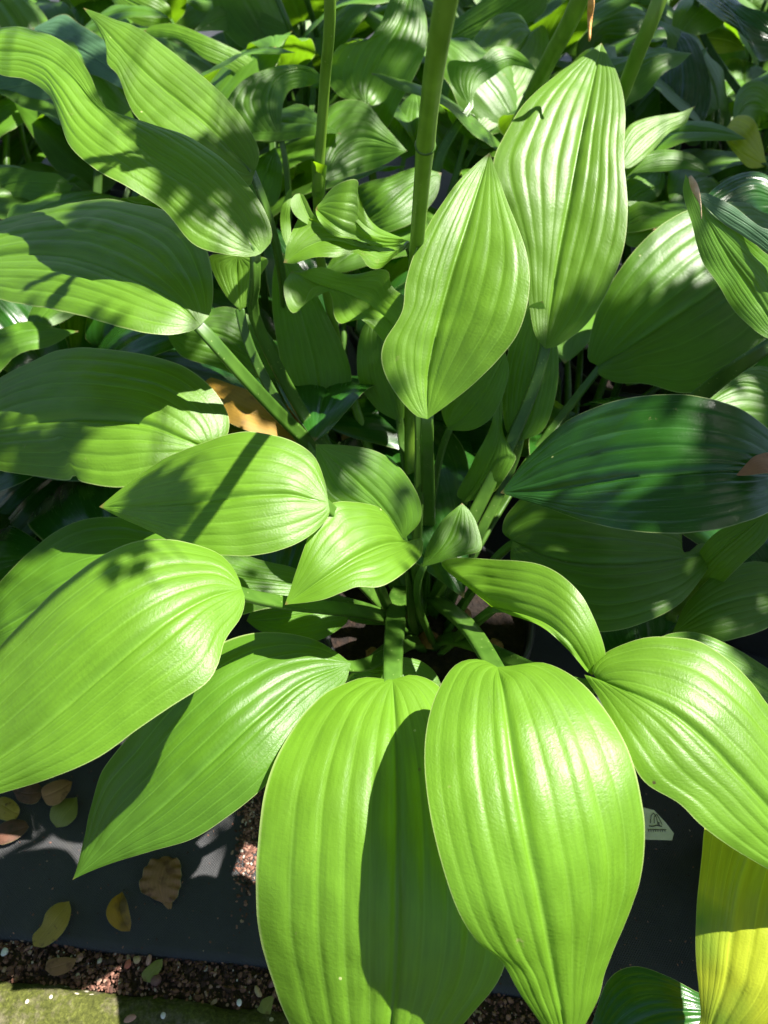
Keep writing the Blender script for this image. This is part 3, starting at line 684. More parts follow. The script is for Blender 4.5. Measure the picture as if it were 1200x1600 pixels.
leaf(B, [(1050, 960, .27), (1080, 910, .31), (1120, 865, .35), (1200, 800, .40)], [(1060, 930), (1075, 890), (1110, 840), (1150, 815)], [(1080, 960), (1120, 920), (1160, 880), (1200, 840)], face=.6, mat='mid', pet=.006, ribs=1.6)
leaf(B, [(1000, 1050, .33), (1060, 1025, .345), (1130, 1040, .345), (1230, 1100, .32)], [(1020, 1005), (1060, 988), (1110, 995), (1200, 1045)], [(1020, 1075), (1080, 1090), (1160, 1110)], face=.35, mat='mid', pet=.0055)
leaf(B, [(1240, 925, .31), (1180, 930, .325), (1110, 950, .32), (1050, 990, .295)], [(1200, 880), (1130, 890), (1075, 940)], [(1210, 975), (1140, 1000), (1085, 1005)], face=.4, mat='mid', pet=.0055)
# ================================================================== YELLOWING HOSTA IN FRONT ON THE RIGHT
CD = Vector((0.46, 0.21, 0.155))
D = plant('yellowing hosta by the right pot, one bright yellow green leaf hanging down', CD)
leaf(D, [(1235, 1250, .31), (1190, 1300, .315), (1155, 1380, .31), (1140, 1470, .295), (1130, 1540, .275), (1110, 1600, .25), (1090, 1680, .215)],
     [(1130, 1262), (1103, 1285), (1096, 1340), (1088, 1420), (1087, 1490), (1092, 1550), (1094, 1595), (1075, 1625)],
     [(1290, 1290), (1310, 1380), (1300, 1480), (1270, 1560), (1200, 1620), (1140, 1660)],
     face=.4, fold=6, mat='yellow', pet=.0055)
leaf(D, [(1150, 1590, .16), (1080, 1580, .17), (1010, 1590, .16), (910, 1650, .13)], [(1120, 1560), (1088, 1549), (1040, 1524), (990, 1510), (950, 1532), (925, 1600)], [(1130, 1650), (1060, 1700), (970, 1700)],
     face=.3, mat='dark', pet=.005)
pot(CD, 0.105, 0.165, 'black plastic nursery pot with white plant label, under the yellowing hosta')

# ================================================================== PLANTS BEHIND, LEAVES ONE CAN MAKE OUT
E_ = plant('blue green hosta with curled tan leaf margins, at the back beside the left stems', Vector((-0.52, 0.98, 0.15)))
pot((-.52, .98), .115, .165, 'black plastic nursery pot under the blue green hosta')
pot((-.22, 1.05), .115, .185, 'black plastic nursery pot under the hosta with bright arching leaf')
pot((.05, 1.10), .115, .185, 'black plastic nursery pot behind the thick flower stalk')
pot((.42, 1.0), .115, .185, 'black plastic nursery pot under the narrow pointed leaves')
pot((.78, .92), .115, .185, 'black plastic nursery pot under the glossy corner hosta')
leaf(E_, [(215, 135, .52), (170, 105, .53), (120, 75, .54), (50, 45, .54)], [(195, 140), (160, 122), (120, 108), (85, 90), (60, 62)], [(200, 95), (160, 60), (125, 38), (100, 22), (70, 35)], face=.6, mat='blue', pet=.006)
leaf(E_, [(110, 135, .52), (60, 135, .525), (0, 140, .52), (-50, 150, .51)], [(90, 150), (50, 158), (10, 148)], [(90, 120), (40, 112), (0, 115)], face=.7, mat='blue', pet=.006)
leaf(E_, [(115, 290, .42), (75, 285, .43), (30, 285, .43), (-40, 300, .42)], [(90, 272), (60, 268), (0, 262)], [(95, 318), (70, 322), (40, 315), (0, 310)], face=.6, mat='mid', pet=.006)
leaf(E_, [(200, 190, .42), (170, 215, .41), (130, 225, .40), (45, 180, .42)], [(160, 195), (110, 190)], [(150, 235), (100, 215)], face=.7, mat='mid', pet=.004)
leaf(E_, [(150, 300, .38), (110, 290, .39), (85, 300, .38), (62, 275, .38)], [(120, 275), (90, 268)], [(120, 312), (85, 318)], face=.6, mat='mid', pet=.004)
for (p, q, r) in (((12, 330, .30), (10, 200, .40), (22, 60, .50)), ((48, 265, .33), (32, 200, .38), (28, 140, .43)), ((20, 280, .3), (55, 215, .36), (85, 160, .42)), ((40, 235, .34), (62, 222, .345), (85, 212, .35)), ((45, 60, .42), (35, 20, .46), (20, -30, .5))):
    mesh_obj('petiole', tube('petiole', cr([at(*p), at(*q), at(*r)], 16), [.006] * 17, 10), M['stem'], E_)

F = plant('hosta with bright arching leaf and dark bent leaf, behind the left upright leaves', Vector((-0.22, 1.05, 0.17)))
leaf(F, [(405, 122, .50), (370, 95, .52), (320, 72, .54), (270, 55, .55), (224, 48, .55)], [(412, 108), (382, 85), (330, 60), (275, 38), (240, 40)], [(380, 124), (360, 108), (320, 92), (280, 62), (240, 58)], face=.7, arch=.05, mat='light', pet=.005, veins=5)
leaf(F, [(268, 30, .50), (240, 18, .52), (200, 0, .535), (160, -30, .55)], [(265, 10), (240, -10), (200, -40)], [(258, 40), (220, 40), (185, 15)], face=.7, mat='light', pet=.005)
leaf(F, [(440, 220, .50), (420, 170, .525), (430, 125, .545), (470, 108, .55), (510, 125, .545)], [(410, 222), (375, 198), (353, 165), (380, 125), (430, 104), (480, 103)], [(440, 190), (443, 160), (455, 140), (480, 135)], face=.8, arch=.03, mat='mid', pet=.005, veins=5)
leaf(F, [(470, 60, .48), (420, 35, .50), (360, 25, .51), (300, 50, .50)], [(450, 40), (400, 15), (340, 10)], [(440, 60), (400, 55), (350, 48)], face=.6, mat='mid', pet=.005)
leaf(F, [(400, 330, .40), (410, 290, .43), (420, 260, .45), (430, 230, .46)], [(385, 310), (380, 280), (400, 250)], [(430, 320), (440, 290), (440, 255)], face=.6, mat='mid', pet=.005)
for (p, q, r) in (((478, 105, .42), (455, 50, .50), (430, -10, .56)), ((500, 75, .45), (490, 35, .50), (475, -15, .56))):
    mesh_obj('petiole', tube('petiole', cr([at(*p), at(*q), at(*r)], 16), [.0055] * 17, 10), M['stem'], F)

G = plant('hosta with broad half shaded leaves, behind the two thick flower stalks', Vector((0.05, 1.10, 0.17)))
leaf(G, [(572, 165, .50), (575, 130, .52), (600, 80, .56), (625, 35, .59), (645, -20, .62)], [(530, 150), (510, 115), (530, 72), (570, 65), (595, 35), (610, 0)], [(600, 205), (625, 160), (655, 105), (668, 60), (662, 10)], face=.7, fold=4, mat='mid', pet=.006)
leaf(G, [(505, 280, .47), (530, 235, .49), (570, 215, .50), (636, 236, .49)], [(490, 240), (500, 185), (530, 158), (570, 160), (600, 195)], [(520, 282), (560, 272), (600, 258)], face=.65, fold=10, mat='mid', pet=.006)
leaf(G, [(735, 168, .50), (740, 130, .525), (765, 105, .54), (800, 92, .545), (840, 112, .54)], [(705, 130), (702, 95), (745, 95), (775, 72), (810, 80)], [(745, 140), (770, 120), (800, 102)], face=.75, arch=.03, mat='mid', pet=.0062, pet_px=[(672, 300, .40), (690, 240, .45), (715, 195, .485)], veins=5)
leaf(G, [(728, 215, .44), (755, 165, .47), (790, 110, .50), (830, 50, .53)], [(700, 180), (705, 130), (730, 75), (770, 28), (810, 22)], [(745, 215), (800, 180), (840, 140), (858, 80), (850, 40)], face=.6, mat='light', pet=.005)
leaf(G, [(745, 225, .41), (780, 205, .43), (810, 180, .45), (835, 130, .47)], [(738, 205), (755, 190), (790, 160)], [(760, 232), (800, 215), (830, 170)], face=.6, mat='mid', pet=.005)
leaf(G, [(690, 70, .46), (740, 40, .50), (800, 5, .54), (850, -30, .57)], [(700, 40), (740, 10), (790, -25)], [(720, 80), (780, 55), (850, 20)], face=.6, mat='mid', pet=.005)
leaf(G, [(630, 250, .42), (650, 215, .44), (655, 180, .46), (650, 140, .48)], [(615, 230), (610, 200), (625, 165)], [(655, 235), (672, 195), (672, 160)], face=.6, mat='mid', pet=.004)
leaf(G, [(560, 350, .38), (600, 325, .41), (640, 290, .43), (690, 270, .44)], [(545, 320), (560, 290), (610, 275), (650, 262)], [(590, 365), (640, 350), (680, 310)], face=.5, mat='mid', pet=.005)
s3, Q3, r3 = stalk(G, [(800, 215, .51), (828, 155, .565), (860, 90, .625), (905, 0, .70)], .0105, .0085, .30, nodes=(), spike=False, seed=8, lean=(.1, .08, .4))
k = min(range(len(Q3)), key=lambda i: (Q3[i] - at(855, 103, .59)).length); t = (Q3[k + 1] - Q3[k]).normalized()
mesh_obj('node_ring', tube('node_ring', [Q3[k] - t * .0012, Q3[k], Q3[k] + t * .0012], [r3[k], r3[k] * 1.12, r3[k]], 16), M['stem'], s3)

J = plant('hosta with narrow pointed leaves, behind the tall upright leaf on the right', Vector((0.42, 1.0, 0.17)))
leaf(J, [(968, 262, .47), (990, 225, .49), (1030, 195, .505), (1060, 182, .51), (1086, 166, .52)], [(970, 225), (985, 195), (1020, 182), (1060, 176)], [(985, 262), (1015, 240), (1045, 208), (1070, 195), (1078, 178)], face=.65, mat='light', pet=.005, veins=5)
leaf(J, [(968, 285, .45), (1010, 258, .47), (1060, 252, .475), (1112, 273, .465)], [(985, 255), (1020, 235), (1065, 236), (1095, 250)], [(985, 272), (1040, 268), (1075, 265)], face=.55, fold=18, mat='mid', pet=.005, veins=5)
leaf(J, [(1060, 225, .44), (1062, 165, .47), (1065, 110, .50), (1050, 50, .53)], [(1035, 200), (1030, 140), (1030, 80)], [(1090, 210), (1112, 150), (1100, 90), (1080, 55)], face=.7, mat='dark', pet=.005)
leaf(J, [(975, 320, .42), (1000, 300, .43), (1030, 290, .43), (1035, 260, .44)], [(970, 290), (990, 272), (1015, 262)], [(1000, 325), (1025, 310), (1040, 285)], face=.6, mat='mid', pet=.004)
leaf(J, [(960, 360, .40), (985, 345, .42), (1010, 335, .43), (1060, 345, .43)], [(970, 335), (1000, 315), (1035, 325)], [(985, 385), (1020, 380), (1050, 360)], face=.55, mat='light', pet=.004)
leaf(J, [(1200, 260, .46), (1160, 240, .48), (1140, 225, .485), (1133, 205, .49)], [(1180, 190), (1155, 180), (1138, 195)], [(1170, 262), (1148, 240), (1135, 222)], face=.65, mat='yellow', pet=.006, pet_px=[(1040, 300, .36), (1100, 285, .40), (1150, 265, .435)])
leaf(J, [(1215, 190, .48), (1190, 165, .495), (1165, 165, .50), (1145, 195, .49)], [(1200, 135), (1170, 128), (1150, 150)], [(1200, 200), (1175, 200)], face=.7, mat='light', pet=.004)
leaf(J, [(980, 180, .44), (985, 150, .46), (995, 120, .48), (990, 90, .5)], [(965, 170), (960, 130)], [(1005, 165), (1015, 130)], face=.6, mat='dark', pet=.004)
leaf(J, [(900, 100, .42), (940, 62, .45), (985, 60, .46), (1035, 40, .47)], [(905, 60), (940, 20), (990, 10)], [(925, 66), (960, 70), (1000, 62)], face=.5, mat='mid', pet=.005)
leaf(J, [(1060, 70, .47), (1100, 60, .48), (1140, 65, .475), (1165, 78, .47)], [(1075, 45), (1110, 42), (1145, 52)], [(1090, 82), (1125, 84)], face=.6, mat='yellow', pet=.005)
leaf(J, [(1060, 60, .5), (1080, 30, .52), (1100, 10, .53), (1110, -20, .54)], [(1050, 35), (1065, 0)], [(1110, 50), (1135, 30), (1140, 0)], face=.6, mat='light', pet=.005)
s4, Q4, r4 = stalk(J, [(930, 240, .52), (970, 150, .595), (998, 80, .65), (1030, 0, .70)], .0090, .0072, .30, spike=False, seed=11, lean=(.1, .14, .4))
K = plant('glossy deep green hosta arching in at the back right corner', Vector((0.78, 0.92, 0.17)))
leaf(K, [(1095, -25, .57), (1135, 10, .575), (1170, 35, .57), (1230, 70, .55)], [(1085, -5), (1120, 25), (1160, 55), (1190, 95)], [(1130, -20), (1165, 10), (1210, 25)], face=.5, mat='dark', pet=.006)
leaf(K, [(1230, 320, .47), (1180, 300, .485), (1130, 320, .48), (1080, 350, .47)], [(1200, 275), (1160, 270), (1110, 300)], [(1200, 340), (1150, 345)], face=.5, mat='dark', pet=.006)

# --- hanging dry bud and wilted petals
def spindle(name, pts, radii, mat, label, cat):
    o = mesh_obj(name, tube(name, cr([at(*p) for p in pts], 14), radii, 10), M[mat]); tag(o, label, cat); return o
rd = [.0004, .0004, .0005, .0008, .0018, .0028, .0033, .0035, .0033, .003, .0026, .002, .0016, .0016, .001]
spindle('dried_bud', [(925, -60, .745), (924, 0, .715), (922, 25, .70), (921, 64, .682)], rd, 'bud', 'orange tan dried flower bud hanging above the upright leaf tip', 'flower bud')
spindle('dried_petal', [(1078, 275, .643), (1085, 292, .636), (1094, 318, .622), (1096, 342, .61)], [.0012, .002, .0026, .003, .003, .0028, .0024, .002, .0014, .001, .0007, .0006, .0006, .0005, .0004], 'paper', 'withered pinkish petal clinging to the pointed right leaf tip', 'petal')
def wisp(name, pts, wd, label, seed):
    rnd = random.Random(seed); Q = cr([at(*p) for p in pts], 26); rows = []
    for i, q in enumerate(Q):
        t = (Q[min(i + 1, 26)] - Q[max(i - 1, 0)]).normalized(); s = t.cross(Vector((0, 0, 1))).normalized(); u = i / 26
        w_ = wd * (0.25 + math.sin(math.pi * u)) * rnd.uniform(.6, 1.2)
        rows.append([q + s * w_ * (j / 4 - .5) + Vector((0, 0, .002 * math.sin(j * 2.2 + i * .9) + .002)) for j in range(5)])
    o = mesh_obj(name, grid_mesh(name, rows, 4), M['paper']); tag(o, label, 'petal')
wisp('dried_petal', [(1020, 362, .445), (1035, 362, .447), (1060, 378, .452), (1085, 392, .455), (1108, 402, .458)], .0075, 'papery tan wilted flower lying across the shaded right leaf', 4)

# ================================================================== FALLEN LEAVES
def fallen(mid, L, Rr, mat, label, group=None, **kw):
    o = leaf(None, mid, L, Rr, mat=mat, pet=0, nu=26, per=4, veins=5, name='fallen_leaf', face=.0, fold=kw.pop('fold', 4), ribs=.5, pucker=.0015, **kw)
    tag(o, label, 'leaf', group); return o
Z = .009
fallen([(108, 1408, Z), (90, 1430, .013), (70, 1455, .012), (52, 1478, Z)], [(90, 1410), (72, 1425), (64, 1445), (50, 1462)], [(111, 1425), (104, 1448), (88, 1468), (68, 1480)], 'fallen_yellow', 'speckled yellow fallen leaf lying flat on the black ground cover by the kerb')
fallen([(191, 1393, .012), (186, 1412, .018), (190, 1435, .016), (203, 1455, Z)], [(175, 1405), (166, 1425), (172, 1443), (188, 1454)], [(197, 1405), (202, 1425), (205, 1442)], 'gold', 'folded golden brown fallen leaf on the ground cover between two others', fold=-30)
fallen([(262, 1338, Z), (255, 1360, .014), (250, 1385, .014), (256, 1412, Z)], [(235, 1345), (222, 1368), (218, 1390), (235, 1402)], [(280, 1345), (283, 1368), (280, 1392), (272, 1408)], 'fallen_brown', 'tan brown toothed fallen leaf half in sun on the ground cover', wave=.003, wfreq=6)
fallen([(120, 1245, Z), (110, 1262, .013), (98, 1278, .013), (88, 1293, Z)], [(95, 1248), (80, 1262), (78, 1280)], [(121, 1262), (118, 1278), (105, 1290)], 'fallen_green', 'olive green fallen leaf in the litter under the left leaf')
fallen([(113, 1222, .014), (100, 1230, .018), (85, 1238, .018), (66, 1246, .014)], [(98, 1218), (80, 1222), (66, 1232)], [(108, 1238), (92, 1256), (75, 1258)], 'fallen_brown', 'rust brown curled fallen leaf topmost in the litter pile')
fallen([(-10, 1250, Z), (5, 1258, .013), (20, 1268, .013), (30, 1272, Z)], [(5, 1245), (20, 1250), (30, 1262)], [(-5, 1275), (8, 1282), (22, 1282)], 'fallen_yellow', 'dull yellow fallen leaf at the litter edge above a rust one')
fallen([(-15, 1310, Z), (5, 1305, .013), (25, 1298, .013), (45, 1292, Z)], [(0, 1288), (20, 1280), (38, 1283)], [(0, 1320), (20, 1315), (38, 1303)], 'fallen_red', 'dark rust fallen leaf lying flat below the dull yellow one')
fallen([(20, 1235, .01), (45, 1240, .014), (70, 1235, .01)], [(30, 1222), (55, 1222)], [(30, 1252), (55, 1255)], 'fallen_red', 'dark brown fallen leaf at the bottom of the litter pile')
fallen([(250, 1398, .006), (262, 1405, .007), (268, 1420, .006)], [(255, 1396), (268, 1408)], [(252, 1408), (262, 1420)], 'fallen_brown', 'tiny broken brown leaf crumb below the toothed leaf')
fallen([(318, 600, .365), (370, 635, .375), (420, 655, .36), (475, 690, .335)], [(330, 590), (375, 605), (420, 625), (460, 640)], [(330, 640), (370, 665), (410, 680), (450, 690)], 'gold', 'withered golden yellow hosta leaf sunk below the left petiole')
fallen([(1150, 742, .505), (1172, 722, .512), (1192, 716, .512), (1225, 718, .505)], [(1160, 730), (1180, 712), (1205, 706)], [(1170, 742), (1195, 740), (1215, 736)], 'fallen_brown', 'crumpled brown leaf caught on the big dark glossy leaf')
for i, (x, y, s) in enumerate(((645, 968, 13), (672, 1000, 18), (585, 1022, 14), (775, 1010, 14), (725, 958, 12), (610, 690, 14), (545, 685, 12))):
    fallen([(x - s, y - s * .4, .188), (x, y, .193), (x + s, y + s * .5, .188)], [(x - s * .3, y - s * .9), (x + s * .7, y - s * .4)], [(x - s * .8, y + s * .5), (x + s * .2, y + s * .8)], 'fallen_brown',
           'small brown leaf litter piece on the dark pot soil among the stems', 'leaf litter on the pot soil')
fallen([(405, 1572, .004), (412, 1580, .006), (428, 1560, .004)], [(402, 1578), (420, 1588)], [(410, 1562), (424, 1556)], 'fallen_green', 'pale chewed leaf scrap on gravel where kerb meets the big front leaf')
fallen([(224, 1533, .004), (238, 1518, .006), (254, 1498, .004)], [(222, 1520), (240, 1502)], [(236, 1534), (252, 1512)], 'fallen_green', 'pale narrow leaf scrap on the sunlit gravel strip')
fallen([(70, 1515, .003), (95, 1508, .005), (120, 1498, .003)], [(75, 1500), (100, 1495)], [(85, 1525), (110, 1515)], 'fallen_brown', 'grey brown leaf scrap in the shaded gravel beside the kerb')

# ================================================================== PEBBLES one can pick out
def peb_mat(name, c): 
    return simple_mat(name, [(0.3, tuple(k * .7 for k in c)), (0.7, c)], 180.0, 0.75, 0.3, 500.0)
PM = {'white': peb_mat('pebble_white', (.62, .60, .56)), 'red': peb_mat('pebble_red', (.45, .13, .08)), 'pink': peb_mat('pebble_pink', (.42, .23, .18)), 'tan': peb_mat('pebble_tan', (.42, .30, .16)), 'brown': peb_mat('pebble_brown', (.17, .085, .07))}
rnd = random.Random(9)
for (x, y, r, z, c, lab) in ((8, 1488, 7, .002, 'white', 'round white pebble in the shaded gravel at the fabric edge'), (201, 1507, 7, .003, 'red', 'brick red pebble in the sunlit gravel'),
        (215, 1500, 8, .003, 'tan', 'angular tan stone beside the brick red pebble'), (245, 1532, 12, .003, 'brown', 'smooth maroon brown pebble against the sunlit kerb'),
        (203, 1592, 9, .016, 'pink', 'pinkish stone lying on the mossy kerb'), (255, 1587, 5, .015, 'white', 'small white pebble on the mossy kerb beside the pinkish stone'),
        (374, 1567, 6, .015, 'white', 'small white pebble on the kerb edge near the gravel'), (403, 1550, 9, .003, 'tan', 'orange tan stone in the gravel near the big front leaf'),
        (425, 1538, 8, .003, 'brown', 'flat brown stone in the gravel under the big front leaf'), (233, 1500, 7, .003, 'pink', 'rosy pebble at the fabric edge in the sunlit gravel')):
    p = at(x, y, z); rr = r * (p - CAM).length / FPX * 1.0
    vs, fs = [], []; chip(vs, fs, (0, 0, 0), rr, rnd, 0.7)
    me = from_data('pebble', vs, fs); o = mesh_obj('pebble', me, PM[c]); o.location = p + Vector((0, 0, rr * .25))
    md = o.modifiers.new('round', 'SUBSURF'); md.levels = 2; md.render_levels = 2
    tag(o, lab, 'pebble')

# ================================================================== WHITE PLANT LABEL
def plant_label():
    t = empty('plant_label', at(1005, 1290, .15)); tag(t, 'white plastic plant label with black marks tucked behind the big front leaf', 'plant label')
    z = .17
    out = [(960, 1262), (1005, 1262), (1022, 1266), (1040, 1285), (1053, 1302), (1050, 1313), (1012, 1312), (960, 1310)]
    P = [at(x, y, z - .00045 * (y - 1262)) for (x, y) in out]
    n = (P[1] - P[0]).cross(P[-1] - P[0]).normalized()
    if n.z < 0: n = -n
    vs = P + [p - n * .0008 for p in P]; k = len(P)
    fs = [tuple(range(k)), tuple(range(2 * k - 1, k - 1, -1))] + [(i, (i + 1) % k, k + (i + 1) % k, k + i) for i in range(k)]
    white = simple_mat('label_plastic', [(0.3, (.25, .28, .20)), (0.7, (.33, .35, .26))], 60.0, 0.5, 0.1, 200.0)
    ink = simple_mat('label_ink', [(0.3, (.012, .012, .012)), (0.7, (.03, .03, .03))], 60.0, 0.6, 0.1, 200.0)
    mesh_obj('card', from_data('card', vs, fs, False), white, t)
    vs, fs = [], []
    def stroke(pts, w_):
        Q = [at(x, y, z - .00045 * (y - 1262)) + n * .0006 for (x, y) in pts]
        for a, b in zip(Q, Q[1:]):
            s = (b - a).cross(n).normalized() * w_; i = len(vs)
            vs.extend([a - s, a + s, b + s, b - s]); fs.append((i, i + 1, i + 2, i + 3))
    stroke([(1012, 1296), (1041, 1296)], .00035)
    for i in range(8): stroke([(1013 + i * 3.6, 1296), (1013.5 + i * 3.6, 1299.5)], .0003)
    stroke([(1014, 1290), (1020, 1291), (1026, 1289), (1034, 1291)], .0005)
    stroke([(1016, 1286), (1017, 1274), (1021, 1270), (1025, 1276), (1028, 1288)], .00035)
    stroke([(1022, 1286), (1022, 1276), (1026, 1272), (1031, 1281), (1034, 1288)], .00035)
    stroke([(1030, 1290), (1029, 1284)], .0004)
    me = from_data('printing', vs, fs, False); mesh_obj('printing', me, ink, t)
plant_label()

# ================================================================== ROWS OF HOSTAS FURTHER BACK
def generic_leaf(name, ln, wd, bend, fold, seed, mat, nu=22, per=3, veins=5):
    rnd = random.Random(seed); nv = 2 * veins * per
    Mid, T = [], []; p = Vector((0, 0, 0)); a0 = R(30)
    for i in range(nu + 1):
        u = i / nu; a = a0 - R(bend) * u; T.append(Vector((math.cos(a), 0, math.sin(a)))); Mid.append(p.copy()); p = p + T[-1] * (ln / nu)
    Nn = [Vector((-t.z, 0, t.x)) for t in T]
    def hw(u): return wd * 0.5 * (math.sin(math.pi * u ** 0.62) ** 0.85) * (1 - .25 * u)
    Lp, Rp = [], []
    for i in range(nu + 1):
        u = i / nu; h = hw(u); back = -0.10 * ln * math.exp(-((u - .10) / .09) ** 2) if 0 < i < nu else 0
        for st, s in ((Lp, 1), (Rp, -1)):
            st.append(Mid[i] + T[i] * back + Vector((0, s, 0)) * h * math.cos(R(fold)) - Nn[i] * h * math.sin(R(fold)))
    rows = blade_rows(Mid, Lp, Rp, Nn, nu, nv, .12, 1.0, rnd.uniform(.002, .008), rnd.uniform(1.5, 3), rnd.uniform(0, 6), .0015, seed, veins)
    return grid_mesh(name, rows, nv, seed)
GL = [[generic_leaf('leaf', rnd.uniform(.21, .26), rnd.uniform(.135, .17), rnd.uniform(35, 75), rnd.uniform(-10, 12), 40 + i, None) for i in range(4)] for _ in range(1)][0]
GLV = {}
for key in ('mid', 'light', 'dark', 'blue'):
    GLV[key] = []
    for me in GL:
        m2 = me.copy(); m2.materials.clear(); m2.materials.append(M[key]); GLV[key].append(m2)
PETM = {}
def generic_petiole(reach, height):
    key = (round(reach, 2), round(height, 2))
    if key not in PETM:
        pts = bez(Vector((0.015, 0, 0)), Vector((.04 + reach * .1, 0, height * .45)), Vector((reach * .7, 0, height * .85)), Vector((reach, 0, height)), 12)
        me = tube('petiole', pts, [.0075 - .003 * i / 12 for i in range(13)], 8); me.materials.append(M['stem']); PETM[key] = me
    return PETM[key]
def generic_hosta(loc, label, group, mats=('mid',), n=15, hgt=.30, seed=0, arc=None):
    rnd = random.Random(seed); root = plant(label, Vector(loc), group)
    pot(loc, .11, loc[2] + .014, 'black pot of the ' + label.replace('leafy green ', '').replace(' behind the flower stalks', ' behind').replace(', reaching in from beyond the left leaves', '').replace(', shading it from the right', '').replace(' between the thin flower stalk and the back row', ' by the thin flower stalk'), (group + ' pots') if group else None)
    for i in range(n):
        u = i / max(1, n - 1); az = i * 2.39996 + rnd.uniform(-.25, .25)
        if arc and not (arc[0] <= math.degrees(az) % 360 <= arc[1]): continue
        h = round(hgt * (1.15 - .6 * u) * rnd.uniform(.9, 1.1), 2); rc = round((.05 + .13 * u) * rnd.uniform(.8, 1.2), 2)
        src = rnd.choice(GLV[rnd.choice(mats)])
        o = bpy.data.objects.new('leaf', src); C.objects.link(o); o.parent = root
        o.location = (rc * math.cos(az), rc * math.sin(az), h)
        o.rotation_euler = (rnd.uniform(-.25, .25), R(-22 * (1 - u) + rnd.uniform(-10, 10)), az)
        s = rnd.uniform(.9, 1.2) * (.85 + .35 * u); o.scale = (s, s, s)
        p = bpy.data.objects.new('petiole', generic_petiole(rc, h)); C.objects.link(p); p.parent = o
        p.matrix_parent_inverse = (Matrix.LocRotScale(o.location, o.rotation_euler, o.scale)).inverted() @ Matrix.Rotation(az, 4, 'Z')
    return root
i = 0
for row, (y, xs, lab) in enumerate(((1.30, (-.95, -.42, .22, .62, 1.1), 'leafy green hosta clump in the first full row behind the flower stalks'), (1.66, (-1.05, -.62, -.18, .28, .8), 'leafy green hosta clump in the second full row behind the flower stalks'), (2.05, (-1.2, -.7, -.2, .35, .95, 1.45), 'leafy green hosta clump in the third full row behind the flower stalks'), (2.55, (-1.5, -.9, -.4, .1, .6, 1.2), 'leafy green hosta clump in the last row behind the flower stalks'))):
    for x in xs:
        i += 1
        generic_hosta((x + .05 * math.sin(i * 7), y + .05 * math.cos(i * 5), .13), lab, 'hostas in row %s behind' % ('one', 'two', 'three', 'four')[row], seed=100 + i, n=17)
generic_hosta((-.44, .80, .10), 'low shaded hosta clump filling the gap under the left leaves', None, seed=51, n=16, hgt=.17, mats=('dark',))  # low clumps use the dark leaf colour to deepen the shaded gaps
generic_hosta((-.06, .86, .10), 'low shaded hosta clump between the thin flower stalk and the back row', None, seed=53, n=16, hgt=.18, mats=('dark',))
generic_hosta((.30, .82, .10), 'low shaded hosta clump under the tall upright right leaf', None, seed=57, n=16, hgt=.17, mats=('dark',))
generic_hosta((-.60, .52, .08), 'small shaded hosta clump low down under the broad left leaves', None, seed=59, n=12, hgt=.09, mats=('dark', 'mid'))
generic_hosta((-.78, .62, .13), 'tall green hosta left of the clump, reaching in from beyond the left leaves', None, seed=31, n=12, hgt=.26)
generic_hosta((.86, .60, .15), 'tall green hosta behind the dark glossy leaf, shading it from the right', None, seed=37, n=15, hgt=.36)

# ================================================================== THE TREE WHOSE BRANCHES SHADE THE BED (unseen, off to the right; leaves placed to shape the light)
M['tree_leaf'] = leaf_mat('tree_leaf', (0.05, 0.10, 0.02), (0.09, 0.18, 0.02), 0.45, tf=0.25, spots=False)
M['tree_bark'] = simple_mat('tree_bark', [(0.3, (0.06, 0.045, 0.035)), (0.7, (0.17, 0.13, 0.10))], 25.0, 0.9, 0.9, 60.0, bdist=0.01)
tree = empty('shade_tree', (2.5, 1.5, 0.0)); tag(tree, 'unseen leafy tree beside the bed, its branches placed to shade the hostas', 'tree')
tp = cr([Vector((2.5, 1.5, -.05)), Vector((2.46, 1.46, .8)), Vector((2.38, 1.38, 1.6)), Vector((2.2, 1.25, 2.4)), Vector((2.1, 1.2, 3.4))], 30)
mesh_obj('trunk', tube('trunk', tp, [.11 - .08 * i / 30 + (.05 * math.exp(-i / 2)) for i in range(31)], 14), M['tree_bark'], tree)
rnd = random.Random(21)
